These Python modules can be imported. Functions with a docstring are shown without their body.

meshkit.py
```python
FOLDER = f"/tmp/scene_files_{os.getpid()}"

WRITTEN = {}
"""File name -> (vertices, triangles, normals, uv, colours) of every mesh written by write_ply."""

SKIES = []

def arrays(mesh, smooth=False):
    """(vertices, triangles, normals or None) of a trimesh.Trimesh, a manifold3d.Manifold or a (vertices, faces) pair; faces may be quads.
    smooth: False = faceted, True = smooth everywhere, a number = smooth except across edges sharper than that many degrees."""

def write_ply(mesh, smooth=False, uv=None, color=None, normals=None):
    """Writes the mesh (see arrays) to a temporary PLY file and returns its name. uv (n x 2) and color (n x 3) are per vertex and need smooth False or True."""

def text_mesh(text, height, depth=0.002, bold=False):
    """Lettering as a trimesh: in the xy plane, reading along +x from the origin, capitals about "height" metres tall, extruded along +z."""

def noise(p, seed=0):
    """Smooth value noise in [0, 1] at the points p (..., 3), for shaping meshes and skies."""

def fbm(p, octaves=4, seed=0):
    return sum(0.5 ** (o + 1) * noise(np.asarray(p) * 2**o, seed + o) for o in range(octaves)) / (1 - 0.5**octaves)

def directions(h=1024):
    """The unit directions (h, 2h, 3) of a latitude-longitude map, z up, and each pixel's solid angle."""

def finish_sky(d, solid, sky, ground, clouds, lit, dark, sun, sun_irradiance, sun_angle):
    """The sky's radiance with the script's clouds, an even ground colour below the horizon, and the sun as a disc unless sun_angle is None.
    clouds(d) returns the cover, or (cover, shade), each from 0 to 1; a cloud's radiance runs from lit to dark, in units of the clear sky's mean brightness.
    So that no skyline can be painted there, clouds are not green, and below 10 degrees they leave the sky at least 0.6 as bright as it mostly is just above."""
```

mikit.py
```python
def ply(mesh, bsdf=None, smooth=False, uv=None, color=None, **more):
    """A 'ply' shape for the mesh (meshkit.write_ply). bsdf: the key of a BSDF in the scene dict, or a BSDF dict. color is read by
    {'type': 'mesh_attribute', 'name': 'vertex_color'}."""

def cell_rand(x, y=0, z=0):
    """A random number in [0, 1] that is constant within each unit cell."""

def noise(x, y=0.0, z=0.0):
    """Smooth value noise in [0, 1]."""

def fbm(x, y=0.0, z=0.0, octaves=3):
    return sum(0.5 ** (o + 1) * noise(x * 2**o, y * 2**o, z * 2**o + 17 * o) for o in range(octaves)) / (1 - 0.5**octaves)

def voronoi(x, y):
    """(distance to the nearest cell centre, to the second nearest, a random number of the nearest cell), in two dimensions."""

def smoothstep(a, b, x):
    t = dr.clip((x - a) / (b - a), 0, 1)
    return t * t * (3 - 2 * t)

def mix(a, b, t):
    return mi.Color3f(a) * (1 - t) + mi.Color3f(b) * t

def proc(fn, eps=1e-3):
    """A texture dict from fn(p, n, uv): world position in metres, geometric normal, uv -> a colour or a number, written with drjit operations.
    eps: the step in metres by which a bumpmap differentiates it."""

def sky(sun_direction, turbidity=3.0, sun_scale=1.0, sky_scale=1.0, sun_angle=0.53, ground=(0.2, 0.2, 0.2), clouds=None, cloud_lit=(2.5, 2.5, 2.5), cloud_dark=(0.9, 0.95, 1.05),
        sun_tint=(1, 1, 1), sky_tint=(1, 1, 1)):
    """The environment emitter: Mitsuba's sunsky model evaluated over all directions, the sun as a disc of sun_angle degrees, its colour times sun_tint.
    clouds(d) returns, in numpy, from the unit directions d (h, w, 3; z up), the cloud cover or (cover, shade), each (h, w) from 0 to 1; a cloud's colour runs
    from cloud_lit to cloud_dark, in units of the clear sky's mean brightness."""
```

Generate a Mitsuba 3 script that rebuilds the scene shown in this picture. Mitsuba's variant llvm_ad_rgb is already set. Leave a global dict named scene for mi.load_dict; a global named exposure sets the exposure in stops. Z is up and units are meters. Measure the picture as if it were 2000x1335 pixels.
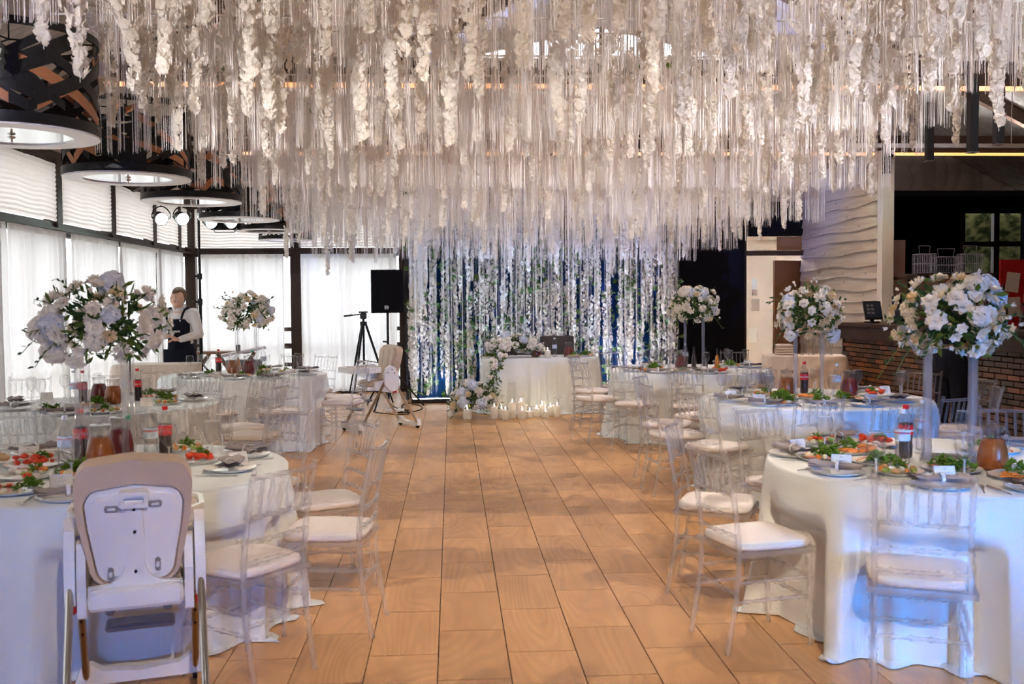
import math, random
import numpy as np, trimesh, mitsuba as mi, mikit, meshkit
import drjit as dr
from manifold3d import Manifold
T4 = mi.ScalarTransform4f
scene, labels = {'type': 'scene'}, {}
PI = math.pi

KB, KW, KA, KL, KC, SKY, KF, KU, KP, KR, KG, KV = 26.0, 255.0, 115.0, 1.7, 900.0, 14.0, 160.0, 330.0, 90.0, 24.0, 240.0, 130.0
# ------------------------------------------------------------------ camera, sky, lamps, exposure
YAW, PITCH, ROLL, EYE = 0.060256, 0.042352, -0.0075, (0.0, 0.0, 1.55)
_f = np.array([math.sin(YAW)*math.cos(PITCH), math.cos(YAW)*math.cos(PITCH), -math.sin(PITCH)])
_r = np.array([math.cos(YAW), -math.sin(YAW), 0.0]); _u = np.cross(_r, _f)
_up = -math.sin(ROLL)*_r + math.cos(ROLL)*_u
scene['camera'] = {'type': 'thinlens', 'fov': 2*math.degrees(math.atan(1000/1944)), 'fov_axis': 'x', 'aperture_radius': 0.0042, 'focus_distance': 11.0,
                   'near_clip': 0.05, 'far_clip': 500.0, 'to_world': T4().look_at(origin=list(EYE), target=list(np.array(EYE)+_f), up=list(_up))}
exposure = 0.28
def _clouds(d):
    n = meshkit.fbm(d*np.array([3., 3., 5.])+7.3, 4, seed=5)
    return np.ones(d.shape[:2])*0.93, np.clip((n-0.35)*1.2, 0, 1)*0.5
scene['sky'] = mikit.sky((0.5, -0.6, 0.75), turbidity=4.0, sun_scale=0.0, sky_scale=SKY, ground=(0.42, 0.41, 0.38), clouds=_clouds, cloud_lit=(1.9, 1.95, 2.0), cloud_dark=(1.2, 1.25, 1.32))
def spot(key, o, t, rgb, cut=35, beam=None, w=1.0):
    scene[key] = {'type': 'spot', 'to_world': T4().look_at(origin=list(o), target=list(t), up=[0, 0.01, 1]), 'intensity': {'type': 'rgb', 'value': list(rgb)},
                  'cutoff_angle': float(cut), 'beam_width': float(beam or cut*0.5), 'sampling_weight': float(w)}
for i, (dx, dz) in enumerate(((-.2, 0), (.2, .1), (0, .3), (.1, -.25))):
    spot(f'blue_spot_right_{i}', (4.3+dx, -1.6, 1.3+dz), (2.95, 3.9, 0.22), np.array((0.02, 0.32, 1.0))*KB*2.2, 17, 5, 2)
    spot(f'blue_spot_left_{i}', (-0.2+dx, -1.8, 0.75+dz), (-1.45, 3.7, 0.40), np.array((0.12, 0.34, 1.0))*KB*0.30, 17, 6, 1)
spot('house_light_left', (-3.2, -3.7, 3.0), (-1.4, 9.0, 5.3), np.array((0.98, 0.94, 0.93))*KW, 18.5, 11, 5)
spot('house_light_right', (4.6, -3.7, 3.0), (2.8, 9.0, 5.3), np.array((0.88, 0.90, 1.06))*KW, 18.5, 11, 5)
spot('house_light_aisle', (0.6, -0.9, 3.4), (0.6, 6.4, 0.0), np.array((1.0, 0.80, 0.60))*KA, 27, 9, 4)
for i, (x, y) in enumerate(((-1.2, 6.6), (2.6, 6.6), (-1.2, 11.5), (2.6, 11.5))):
    spot(f'rafter_spot_{i}', (x, y, 4.9), (x*0.8+0.2, y+0.4, 0.0), np.array((1.0, 0.86, 0.74))*KR, 60, 44, 3)
spot('blue_spot_drums', (-0.4, -3.0, 1.9), (-2.8, 6.3, 2.95), np.array((0.06, 0.22, 1.0))*KB*1.2, 6, 3, 1)
for i, x in enumerate((-1.9, -0.5, 0.9, 2.3, 3.7)):
    spot(f'fringe_spot_{i}', (x*0.5+0.4, -3.8, 1.75), (x, 12.0, 3.05), np.array((0.98, 0.94, 0.94) if i < 3 else (0.92, 0.91, 1.0))*KG, 3.4, 2.0, 3)
spot('wing_wall_spot', (5.35, 13.2, 3.45), (6.0, 14.2, 1.6), np.array((1.0, 0.74, 0.48))*6.3, 55, 25, 2)
spot('brick_spot', (4.3, 12.0, 3.4), (5.55, 12.6, 0.75), np.array((1.0, 0.58, 0.26))*7.0, 22, 12, 1)

# ------------------------------------------------------------------ mesh helpers (arrays of vertices and triangles)
def M_(v, f): return (np.asarray(v, float), np.asarray(f, int))
def cat(ms):
    vs, fs, n = [], [], 0
    for v, f in ms:
        vs.append(v); fs.append(f+n); n += len(v)
    return np.vstack(vs), np.vstack(fs)
def tri(q): q = np.asarray(q, int); return np.vstack([q[:, [0, 1, 2]], q[:, [0, 2, 3]]])
def tm(m): return (np.array(m.vertices), np.array(m.faces))
def mv(m, t=(0, 0, 0), s=1.0, rx=0, ry=0, rz=0):
    v = m[0]*np.asarray(s, float)
    for a, ax in ((rx, 0), (ry, 1), (rz, 2)):
        if a:
            c, si = math.cos(a), math.sin(a); i, j = [(1, 2), (2, 0), (0, 1)][ax]
            w = v.copy(); w[:, i] = c*v[:, i]-si*v[:, j]; w[:, j] = si*v[:, i]+c*v[:, j]; v = w
    return v+np.asarray(t, float), m[1]
def box(sx, sy, sz, c=(0, 0, 0), b=0.0):
    if b <= 0:
        return mv(tm(trimesh.creation.box((sx, sy, sz))), c)
    h = np.array([sx, sy, sz])/2; pts = []
    for s in np.array([[a, d, e] for a in (-1, 1) for d in (-1, 1) for e in (-1, 1)], float):
        for k in range(3):
            q = h-b; q = q.copy(); q[k] = h[k]; pts.append(s*q)
    m = trimesh.convex.convex_hull(np.array(pts)); return mv(tm(m), c)
def bx(x0, x1, y0, y1, z0, z1, b=0.0): return box(x1-x0, y1-y0, z1-z0, ((x0+x1)/2, (y0+y1)/2, (z0+z1)/2), b)
def tube(pts, r, n=8, caps=True):
    p = np.asarray(pts, float); r = np.broadcast_to(np.asarray(r, float), (len(p),))
    t = np.gradient(p, axis=0); t /= np.linalg.norm(t, axis=1, keepdims=True)+1e-12
    ref = np.array([0, 0, 1.0]) if abs(t[:, 2]).mean() < 0.8 else np.array([0, 1.0, 0])
    a = np.cross(t, ref); a /= np.linalg.norm(a, axis=1, keepdims=True)+1e-12; b = np.cross(t, a)
    an = np.arange(n)*2*PI/n
    v = (p[:, None]+r[:, None, None]*(np.cos(an)[None, :, None]*a[:, None]+np.sin(an)[None, :, None]*b[:, None])).reshape(-1, 3)
    i, j = np.meshgrid(np.arange(len(p)-1), np.arange(n), indexing='ij')
    f = tri(np.stack([i*n+j, i*n+(j+1) % n, (i+1)*n+(j+1) % n, (i+1)*n+j], -1).reshape(-1, 4))
    if caps:
        k = len(v); v = np.vstack([v, p[:1], p[-1:]]); m = (len(p)-1)*n
        f = np.vstack([f, [[k, (q+1) % n, q] for q in range(n)], [[k+1, m+q, m+(q+1) % n] for q in range(n)]])
    return v, f
def lathe(prof, n=24, arc=None):
    p = np.asarray(prof, float); an = np.arange(n)*2*PI/n
    v = np.stack([p[:, None, 0]*np.cos(an), p[:, None, 0]*np.sin(an), np.broadcast_to(p[:, None, 1], (len(p), n))], -1).reshape(-1, 3)
    i, j = np.meshgrid(np.arange(len(p)-1), np.arange(n), indexing='ij')
    return v, tri(np.stack([i*n+j, i*n+(j+1) % n, (i+1)*n+(j+1) % n, (i+1)*n+j], -1).reshape(-1, 4))
def cyl(r, z0, z1, n=16, c=(0, 0)): return mv(lathe([(1e-4, z0), (r, z0), (r, z1), (1e-4, z1)], n), (c[0], c[1], 0))
def sheet(P):
    P = np.asarray(P, float); a, b = P.shape[:2]
    i, j = np.meshgrid(np.arange(a-1), np.arange(b-1), indexing='ij')
    return P.reshape(-1, 3), tri(np.stack([i*b+j, i*b+j+1, (i+1)*b+j+1, (i+1)*b+j], -1).reshape(-1, 4))
def prism(poly, d, axis='z'):
    from shapely.geometry import Polygon
    pg = poly if not isinstance(poly, (list, np.ndarray)) else Polygon(poly)
    m = tm(trimesh.creation.extrude_polygon(pg, d, engine='earcut'))
    if axis == 'y': m = (m[0][:, [0, 2, 1]], m[1][:, ::-1])     # outline in xz, thickness along +y
    if axis == 'x': m = (m[0][:, [2, 0, 1]], m[1])              # outline in yz, thickness along +x
    return m
def sph(r, c=(0, 0, 0), s=(1, 1, 1), k=2): return mv(tm(trimesh.creation.icosphere(k, r)), c, s)
def rod(a, b, r, n=8): return tube([a, b], [r, r], n)
def hull_body(bones, step=0.02, it=8):
    """bones: list of ((p, r), (q, s)); one smooth closed surface."""
    parts = []
    for chain in bones:
        ms = [Manifold.sphere(r, 20).translate([float(x) for x in p]) for p, r in chain]
        for a, b in zip(ms[:-1], ms[1:]): parts.append(Manifold.batch_hull([a, b]))
        if len(ms) == 1: parts.append(ms[0])
    m = Manifold.batch_boolean(parts, __import__('manifold3d').OpType.Add).refine_to_length(step).to_mesh()
    t = trimesh.Trimesh(m.vert_properties[:, :3], m.tri_verts, process=True)
    trimesh.smoothing.filter_taubin(t, iterations=it)
    return tm(t)

# ------------------------------------------------------------------ scene helpers
_used = set()
def name(base, parent=None):
    k = base if parent is None else parent+'__'+base
    if k not in _used: _used.add(k); return k
    i = 1
    while f'{k}_{i:03d}' in _used: i += 1
    k = f'{k}_{i:03d}'; _used.add(k); return k
def at(x=0, y=0, z=0, rz=0, s=1.0, rx=0, ry=0):
    m = T4().translate([float(x), float(y), float(z)])
    if rz: m = m @ T4().rotate([0, 0, 1], math.degrees(rz))
    if ry: m = m @ T4().rotate([0, 1, 0], math.degrees(ry))
    if rx: m = m @ T4().rotate([1, 0, 0], math.degrees(rx))
    if s != 1.0: m = m @ T4().scale([float(s)]*3 if np.isscalar(s) else [float(q) for q in s])
    return m
def P(mesh, mat, smooth=False, **kw): return mikit.ply(mesh, mat, smooth=smooth, **kw)
def thing(base, label=None, cat_=None, group=None, kind=None):
    k = name(base); lab(k, label, cat_, group, kind); return k
def lab(k, label=None, cat_=None, group=None, kind=None):
    d = labels.setdefault(k, {})
    for a, b in (('label', label), ('category', cat_), ('group', group), ('kind', kind)):
        if b: d[a] = b
def put(base, ply, parent=None, M=None, label=None, cat_=None, group=None, kind=None):
    k = name(base, parent); d = dict(ply)
    if M is not None: d['to_world'] = M
    scene[k] = d
    if label or cat_ or group or kind: lab(k, label, cat_, group, kind)
    return k
def struct(base, mesh, mat, smooth=False, parent=None, label=None):
    return put(base, P(mesh, mat, smooth), parent, None, label, None, None, 'structure' if parent is None else None)

# ------------------------------------------------------------------ materials
def rgb(c): return {'type': 'rgb', 'value': [float(x) for x in c]}
def tex(c): return c if isinstance(c, dict) else rgb(c)
def diff(k, c): scene[k] = {'type': 'twosided', 'b': {'type': 'diffuse', 'reflectance': tex(c)}}
def prin(k, c, rough=0.5, metal=0.0, spec=0.5, **kw):
    d = {'type': 'principled', 'base_color': tex(c), 'roughness': float(rough), 'metallic': float(metal), 'specular': float(spec)}
    d.update({a: float(b) for a, b in kw.items()}); scene[k] = {'type': 'twosided', 'b': d}
def thin(k, c, dt, rough=0.6): scene[k] = {'type': 'principledthin', 'base_color': tex(c), 'roughness': float(rough), 'diff_trans': float(dt), 'spec_trans': 0.0, 'eta': 1.3}
def emit(ply, c, w=1.0): return {**ply, 'emitter': {'type': 'area', 'radiance': rgb(c), 'sampling_weight': float(w)}}

TX0, TW, TY0, TL = -0.073, 0.3035, 4.013, 0.608
def _tile(p, n, uv):
    k = dr.floor((p.x-TX0)/TW); odd = k-2*dr.floor(k/2)
    j = dr.floor((p.y-TY0)/TL-0.5*odd); r = mikit.cell_rand(k, j, 3)
    g = mikit.fbm(p.x*46+r*31, p.y*3.2+r*17, 0.0, 3); h = mikit.fbm(p.x*8+r*9, p.y*2.1+r*5, 3.0, 3)
    ring = mikit.smoothstep(0.35, 0.8, 0.5+0.5*dr.sin(60*(mikit.noise((p.x+r*3)*5, p.y*1.4+r*40))))
    c = mikit.mix(mi.Color3f(0.40, 0.205, 0.082), mi.Color3f(0.62, 0.355, 0.160), h*0.75+0.25*g)
    return c*(0.86+0.22*r)*(1-0.13*ring*g)
prin('m_tile', mikit.proc(_tile), 0.34, spec=0.4)
diff('m_grout', (0.075, 0.045, 0.028))
prin('m_cloth', (0.74, 0.79, 0.81), 0.55, spec=0.25, sheen=0.3)
prin('m_cloth_beige', (0.66, 0.57, 0.50), 0.6, spec=0.2, sheen=0.2)
def clear_mix(k, c, w, rough=0.12, ior=1.5):
    scene[k] = {'type': 'blendbsdf', 'weight': float(w), 'a': {'type': 'thindielectric', 'int_ior': float(ior)}, 'b': {'type': 'twosided', 'b': {'type': 'principled', 'base_color': rgb(c), 'roughness': rough, 'specular': 0.8}}}
clear_mix('m_acrylic', (0.92, 0.88, 0.95), 0.055)
clear_mix('m_glass', (0.88, 0.88, 0.90), 0.016, 0.08)
clear_mix('m_glassrim', (0.90, 0.90, 0.92), 0.22, 0.08)
scene['m_pane'] = {'type': 'thindielectric', 'int_ior': 1.5}
prin('m_cushion', (0.80, 0.755, 0.74), 0.6, spec=0.2)
thin('m_curtain', (0.93, 0.92, 0.90), 1.15)
thin('m_blind', (0.86, 0.80, 0.74), 0.95)
prin('m_darkwood', (0.032, 0.019, 0.013), 0.5, spec=0.2)
prin('m_brownwood', (0.20, 0.095, 0.045), 0.5)
diff('m_black', (0.006, 0.006, 0.008))
prin('m_blackplastic', (0.009, 0.009, 0.010), 0.4, spec=0.18)
prin('m_white', (0.80, 0.79, 0.78), 0.35)
prin('m_whitepaint', (0.74, 0.70, 0.66), 0.6)
def _roof(p, n, uv):
    s = mikit.fbm(p.x*5, p.y*9, p.z*5, 4); t = mikit.smoothstep(0.42, 0.5, mikit.noise(p.x*14+3*s, p.y*20))
    return mikit.mix(mi.Color3f(0.36, 0.31, 0.27), mi.Color3f(0.56, 0.50, 0.45), s)*(0.82+0.18*t)
diff('m_roof', mikit.proc(_roof))
def _board(p, n, uv):
    g = mikit.fbm(p.y*2.2, p.z*34, 1.0, 3); kn = mikit.voronoi(p.y*1.5, p.z*3.2)[0]
    return mikit.mix(mi.Color3f(0.50, 0.42, 0.34), mi.Color3f(0.68, 0.61, 0.53), g)*(0.72+0.28*mikit.smoothstep(0.03, 0.09, kn))
prin('m_board', mikit.proc(_board), 0.55)
for i, c in enumerate([(0.050, 0.026, 0.014), (0.075, 0.038, 0.020), (0.11, 0.045, 0.022), (0.045, 0.033, 0.024), (0.16, 0.062, 0.030)]): prin(f'm_brick{i}', c, 0.55)
diff('m_mortar', (0.018, 0.012, 0.009))
prin('m_leather', (0.50, 0.385, 0.29), 0.45)
prin('m_steel', (0.72, 0.71, 0.70), 0.22, metal=1.0)
prin('m_gold', (0.34, 0.23, 0.12), 0.3, metal=1.0)
prin('m_copper', (0.33, 0.135, 0.060), 0.4, metal=0.35)
prin('m_mirror', (0.9, 0.92, 0.9), 0.04, metal=1.0)
thin('m_petal', (0.90, 0.865, 0.81), 0.7)
thin('m_petal_blue', (0.76, 0.80, 0.88), 0.6)
thin('m_petal_cream', (0.82, 0.70, 0.50), 0.6)
thin('m_leaf', (0.085, 0.135, 0.035), 0.6, 0.45)
thin('m_leaf_dark', (0.030, 0.062, 0.025), 0.5, 0.4)
diff('m_stem', (0.10, 0.13, 0.05))
diff('m_thread', (0.93, 0.90, 0.89))
thin('m_wax', (0.95, 0.91, 0.85), 0.9, 0.45)
diff('m_flame', (0.9, 0.6, 0.3))
prin('m_plate', (0.80, 0.80, 0.79), 0.15)
prin('m_napkin', (0.30, 0.27, 0.275), 0.7, spec=0.2)
diff('m_paper', (0.82, 0.80, 0.76))
diff('m_ink', (0.12, 0.11, 0.11))
for k, c in dict(cola=(0.018, 0.006, 0.004), redjuice=(0.11, 0.006, 0.008), amber=(0.30, 0.075, 0.006), redcap=(0.62, 0.015, 0.02), greencap=(0.02, 0.30, 0.13), redlabel=(0.62, 0.02, 0.025), bluelabel=(0.60, 0.72, 0.86), tomato=(0.62, 0.055, 0.02), orange=(0.74, 0.25, 0.05), cucumber=(0.30, 0.42, 0.10), cheese=(0.84, 0.77, 0.58), meat=(0.58, 0.25, 0.19), bread=(0.56, 0.33, 0.14)).items(): prin('m_'+k, c, 0.25)
thin('m_greens', (0.11, 0.20, 0.03), 0.5, 0.4)
prin('m_skin', (0.62, 0.38, 0.28), 0.5)
prin('m_hair', (0.10, 0.05, 0.022), 0.6)
prin('m_shirt', (0.76, 0.74, 0.73), 0.7, spec=0.2)
prin('m_navy', (0.008, 0.010, 0.018), 0.8, spec=0.08)
prin('m_red', (0.42, 0.016, 0.02), 0.4)
prin('m_fabric_grey', (0.060, 0.052, 0.048), 0.85, spec=0.1)
prin('m_pinkwall', (0.44, 0.33, 0.30), 0.7)
diff('m_backdrop', (0.005, 0.018, 0.050))
diff('m_warmwall', (0.72, 0.62, 0.57))
prin('m_greyplastic', (0.16, 0.16, 0.18), 0.4)
prin('m_screen', (0.02, 0.028, 0.05), 0.2)
prin('m_wire', (0.42, 0.40, 0.50), 0.35, metal=0.6)
def _foliage(p, n, uv):
    return mikit.mix(mi.Color3f(0.006, 0.009, 0.003), mi.Color3f(0.055, 0.052, 0.022), mikit.smoothstep(0.3, 0.75, mikit.fbm(p.x*7, p.z*7, p.y*7, 4)))
diff('m_hedge', mikit.proc(_foliage))
diff('m_ground', (0.34, 0.33, 0.31))

# ------------------------------------------------------------------ the room
rng = np.random.default_rng(11)
XL, XR, YB, YF = -4.40, 10.0, 17.0, -4.2
struct('floor', bx(XL-0.2, XR+0.2, YF-0.2, YB+0.2, -0.12, -0.006), 'm_grout', label='wood-look tile floor of the banquet hall')
def tile_mesh(x, y, x1, y1):
    g = 0.0022; return bx(x+g, x1-g, y+g, y1-g, -0.02, 0.0)
near_t, far_t = [], []
for k in range(-15, 36):
    for j in range(-15, 24):
        x = TX0+k*TW; y = TY0+(j+0.5*(k % 2))*TL
        if x < XL-0.1 or x+TW > XR+0.1 or y+TL > YB+0.1 or y < YF: continue
        seen = y > 3.2 and abs(x+0.15-0.06*y-0.0) < 0.53*(y+0.6)+0.2 and y < 15.5
        (near_t if seen else far_t).append((x, y))
inaisle = lambda t: -0.75 < t[0]+0.15 < 1.65
near_t.sort(key=lambda t: (0 if inaisle(t) or t[1] < 4.6 else 6)+t[1])
far_t += near_t[300:]
for x, y in near_t[:300]:
    g = 0.0022
    put('tile', P(bx(x+g, x+TW-g, y+g, y+TL-g, -0.012, 0.0), 'm_tile'), 'floor')
put('far_tiles', P(cat([tile_mesh(x, y, x+TW, y+TL) for x, y in far_t]), 'm_tile'), 'floor', kind='stuff')

# gable roof, its rafters and the tie beams with strip lights
RX, RZ, SLOPE = 2.9, 6.90, 0.5
def roof_z(x): return RZ-SLOPE*abs(x-RX)
for s, x0 in ((-1, XL-0.25), (1, XR+0.15)):
    v = np.array([[RX, y, RZ+dz] for y in (YF-0.2, YB+0.2) for dz in (0, 0.12)]+[[x0, y, roof_z(x0)+dz] for y in (YF-0.2, YB+0.2) for dz in (0, 0.12)])
    struct('ceiling', tm(trimesh.convex.convex_hull(v)), 'm_roof', label='pale textured '+('left' if s < 0 else 'right')+' slope of the pitched ceiling')
for i, y in enumerate((0.7, 5.1, 9.62, 14.02)):
    k = struct('trim_beam', bx(-3.55, 9.1, y, y+0.16, 3.63, 3.86), 'm_darkwood', label=('dark tie beam with a warm strip light under it, ' + ('nearest', 'second', 'third', 'farthest')[i]+' across the ceiling'))
    if i > 0:
        put('strip_light', emit(P(bx(-3.35, 9.05, y-0.035, y-0.003, 3.572, 3.612), 'm_white'), np.array((1.0, 0.36, 0.10))*KL, 3), k)
    if i > 0: put('cove_uplight', emit(P(sheet([[(-3.2, y+.05, 3.866), (-3.2, y+.11, 3.866)], [(8.9, y+.05, 3.866), (8.9, y+.11, 3.866)]])[0:1]+(sheet([[(-3.2, y+.05, 3.866), (-3.2, y+.11, 3.866)], [(8.9, y+.05, 3.866), (8.9, y+.11, 3.866)]])[1][:, ::-1],), 'm_white'), np.array((1.0, 0.93, 0.90))*KV, 4), k)
    for s in (-1, 1):
        pts = [(RX, y+0.02, RZ-0.12), (XL if s < 0 else XR-0.3, y+0.02, roof_z(XL if s < 0 else XR-0.3)-0.1)]
        a, b = np.array(pts[0]), np.array(pts[1]); L = np.linalg.norm(b-a)
        m = mv(box(L, 0.12, 0.18), ry=math.atan2(-(b-a)[2], (b-a)[0]) if s > 0 else math.atan2((b-a)[2], -(b-a)[0])); put('rafter', P(mv(m, (a+b)/2), 'm_darkwood'), k)

# left wall of windows: posts, beam, sill, panes, pleated shades above
ZB = 2.33
posts = [1.4, 3.2, 5.0, 6.8, 8.6, 9.75, 11.5, 13.3, 15.1, 16.45]
lw = struct('wall_left', cat([bx(XL-0.12, XL, 1.4, YB, ZB-0.02, ZB+0.12), bx(XL-0.12, XL, 1.4, YB, 3.1, 3.24), bx(XL-0.12, XL, 1.4, YB, 0, 0.10)]), 'm_darkwood', label='left wall of tall windows in dark frames')
for y in posts: put('window_post', P(bx(XL-0.13, XL+0.03, y-0.07, y+0.07, 0, 3.14), 'm_darkwood'), lw)
ys = posts+[YB]
struct('wall_left_solid', bx(XL-0.12, XL, YF, 1.4, 0, 3.24), 'm_whitepaint', label='plain pale left wall beside and behind the camera')
wn = 0
def window(label, mesh, frame):
    global wn
    wn += 1; k = f'window_{wn}'; scene[k] = P(mesh, 'm_pane'); _used.add(k); lab(k, label, None, None, 'structure')
    for f in frame: put('frame_bar', P(f, 'm_darkwood'), k)
for a, b in zip(ys[:-1], ys[1:]):
    if b-a < 0.2: continue
    q = bx(XL-0.075, XL-0.074, a+0.07, b-0.07, 0.1, ZB)
    window('tall window pane behind the sheer curtains of the left wall', sheet([[(XL-0.075, a+0.07, 0.1), (XL-0.075, a+0.07, ZB)], [(XL-0.075, b-0.07, 0.1), (XL-0.075, b-0.07, ZB)]]), [bx(XL-0.09, XL-0.06, (a+b)/2-0.02, (a+b)/2+0.02, 0.1, ZB), bx(XL-0.09, XL-0.06, a+0.07, b-0.07, 0.80, 0.84)])
# back wall: the windowed part on the left, dark wall on the right
bw = struct('wall_back', cat([bx(XL, -0.72, YB, YB+0.12, ZB-0.02, ZB+0.12), bx(XL, -0.72, YB, YB+0.12, 3.1, 3.24), bx(XL, -0.72, YB, YB+0.12, 0, 0.1)]), 'm_darkwood', label='back wall of tall windows in dark frames')
bposts = [-4.36, -2.62, -0.80]
for x in bposts: put('window_post', P(bx(x-0.085, x+0.085, YB-0.02, YB+0.13, 0, 3.14), 'm_darkwood'), bw)
for a, b in zip(bposts[:-1], bposts[1:]):
    window('tall window pane behind the sheer curtains of the back wall', sheet([[(a+0.08, YB+0.07, 0.1), (a+0.08, YB+0.07, ZB)], [(b-0.08, YB+0.07, 0.1), (b-0.08, YB+0.07, ZB)]]), [bx((a+b)/2-0.02, (a+b)/2+0.02, YB+0.05, YB+0.09, 0.1, ZB), bx(a+0.08, b-0.08, YB+0.05, YB+0.09, 0.80, 0.84)])
# gable above, with the bright window under the ridge
from shapely.geometry import Polygon, box as sbox
gable = Polygon([(XL, 3.2), (XR, 3.2), (XR, roof_z(XR)), (RX, RZ), (XL, roof_z(XL))])
hole = Polygon([(0.55, 5.42), (4.65, 5.42), (4.65, 5.72), (2.6, 6.18), (0.55, 5.72)])
struct('wall_gable', mv(prism(gable.difference(hole), 0.12, 'y'), (0, YB, 0)), 'm_roof', label='pale gable wall above the back windows')
gx = [0.55, 1.57, 2.6, 3.62, 4.65]
window('bright gable window high under the ridge behind the hanging flowers', mv(tm(trimesh.creation.triangulate_polygon(hole, engine='earcut') and None) if False else sheet([[(x, YB+0.06, 5.42), (x, YB+0.06, 5.72+0.46*(1-abs(x-2.6)/2.05))] for x in gx])), [bx(x-0.04, x+0.04, YB+0.02, YB+0.1, 5.42, 5.72+0.46*(1-abs(x-2.6)/2.05)) for x in gx[1:-1]])
struct('wall_back_dark', cat([bx(-0.72, 5.0, YB-0.25, YB+0.12, 0, 3.2), bx(6.2, XR, YB, YB+0.12, 0, 1.9), bx(6.2, 8.9, YB, YB+0.12, 1.9, 3.2), bx(5.0, 6.3, YB-0.1, YB+0.12, 2.62, 3.2)]), 'm_black', label='black wall behind the flower backdrop and the bar')
struct('wall_right', bx(XR, XR+0.15, YF, YB, 0, 3.2), 'm_black', label='dark right wall beyond the bar')
struct('wall_front', cat([bx(XL, XR, YF-0.12, YF, 0, 0.8), bx(XL, XR, YF-0.12, YF, 2.7, roof_z(XR)), bx(XL, XR, YF-0.12, YF, 0.8, 2.7)]), 'm_whitepaint', label='pale wall at the near end of the hall')
struct('wall_front_gable', mv(prism(Polygon([(XL, roof_z(XR)), (XR, roof_z(XR)), (RX, RZ)]), 0.12, 'y'), (0, YF-0.12, 0)), 'm_whitepaint', label='pale gable at the near end of the hall')
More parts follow.
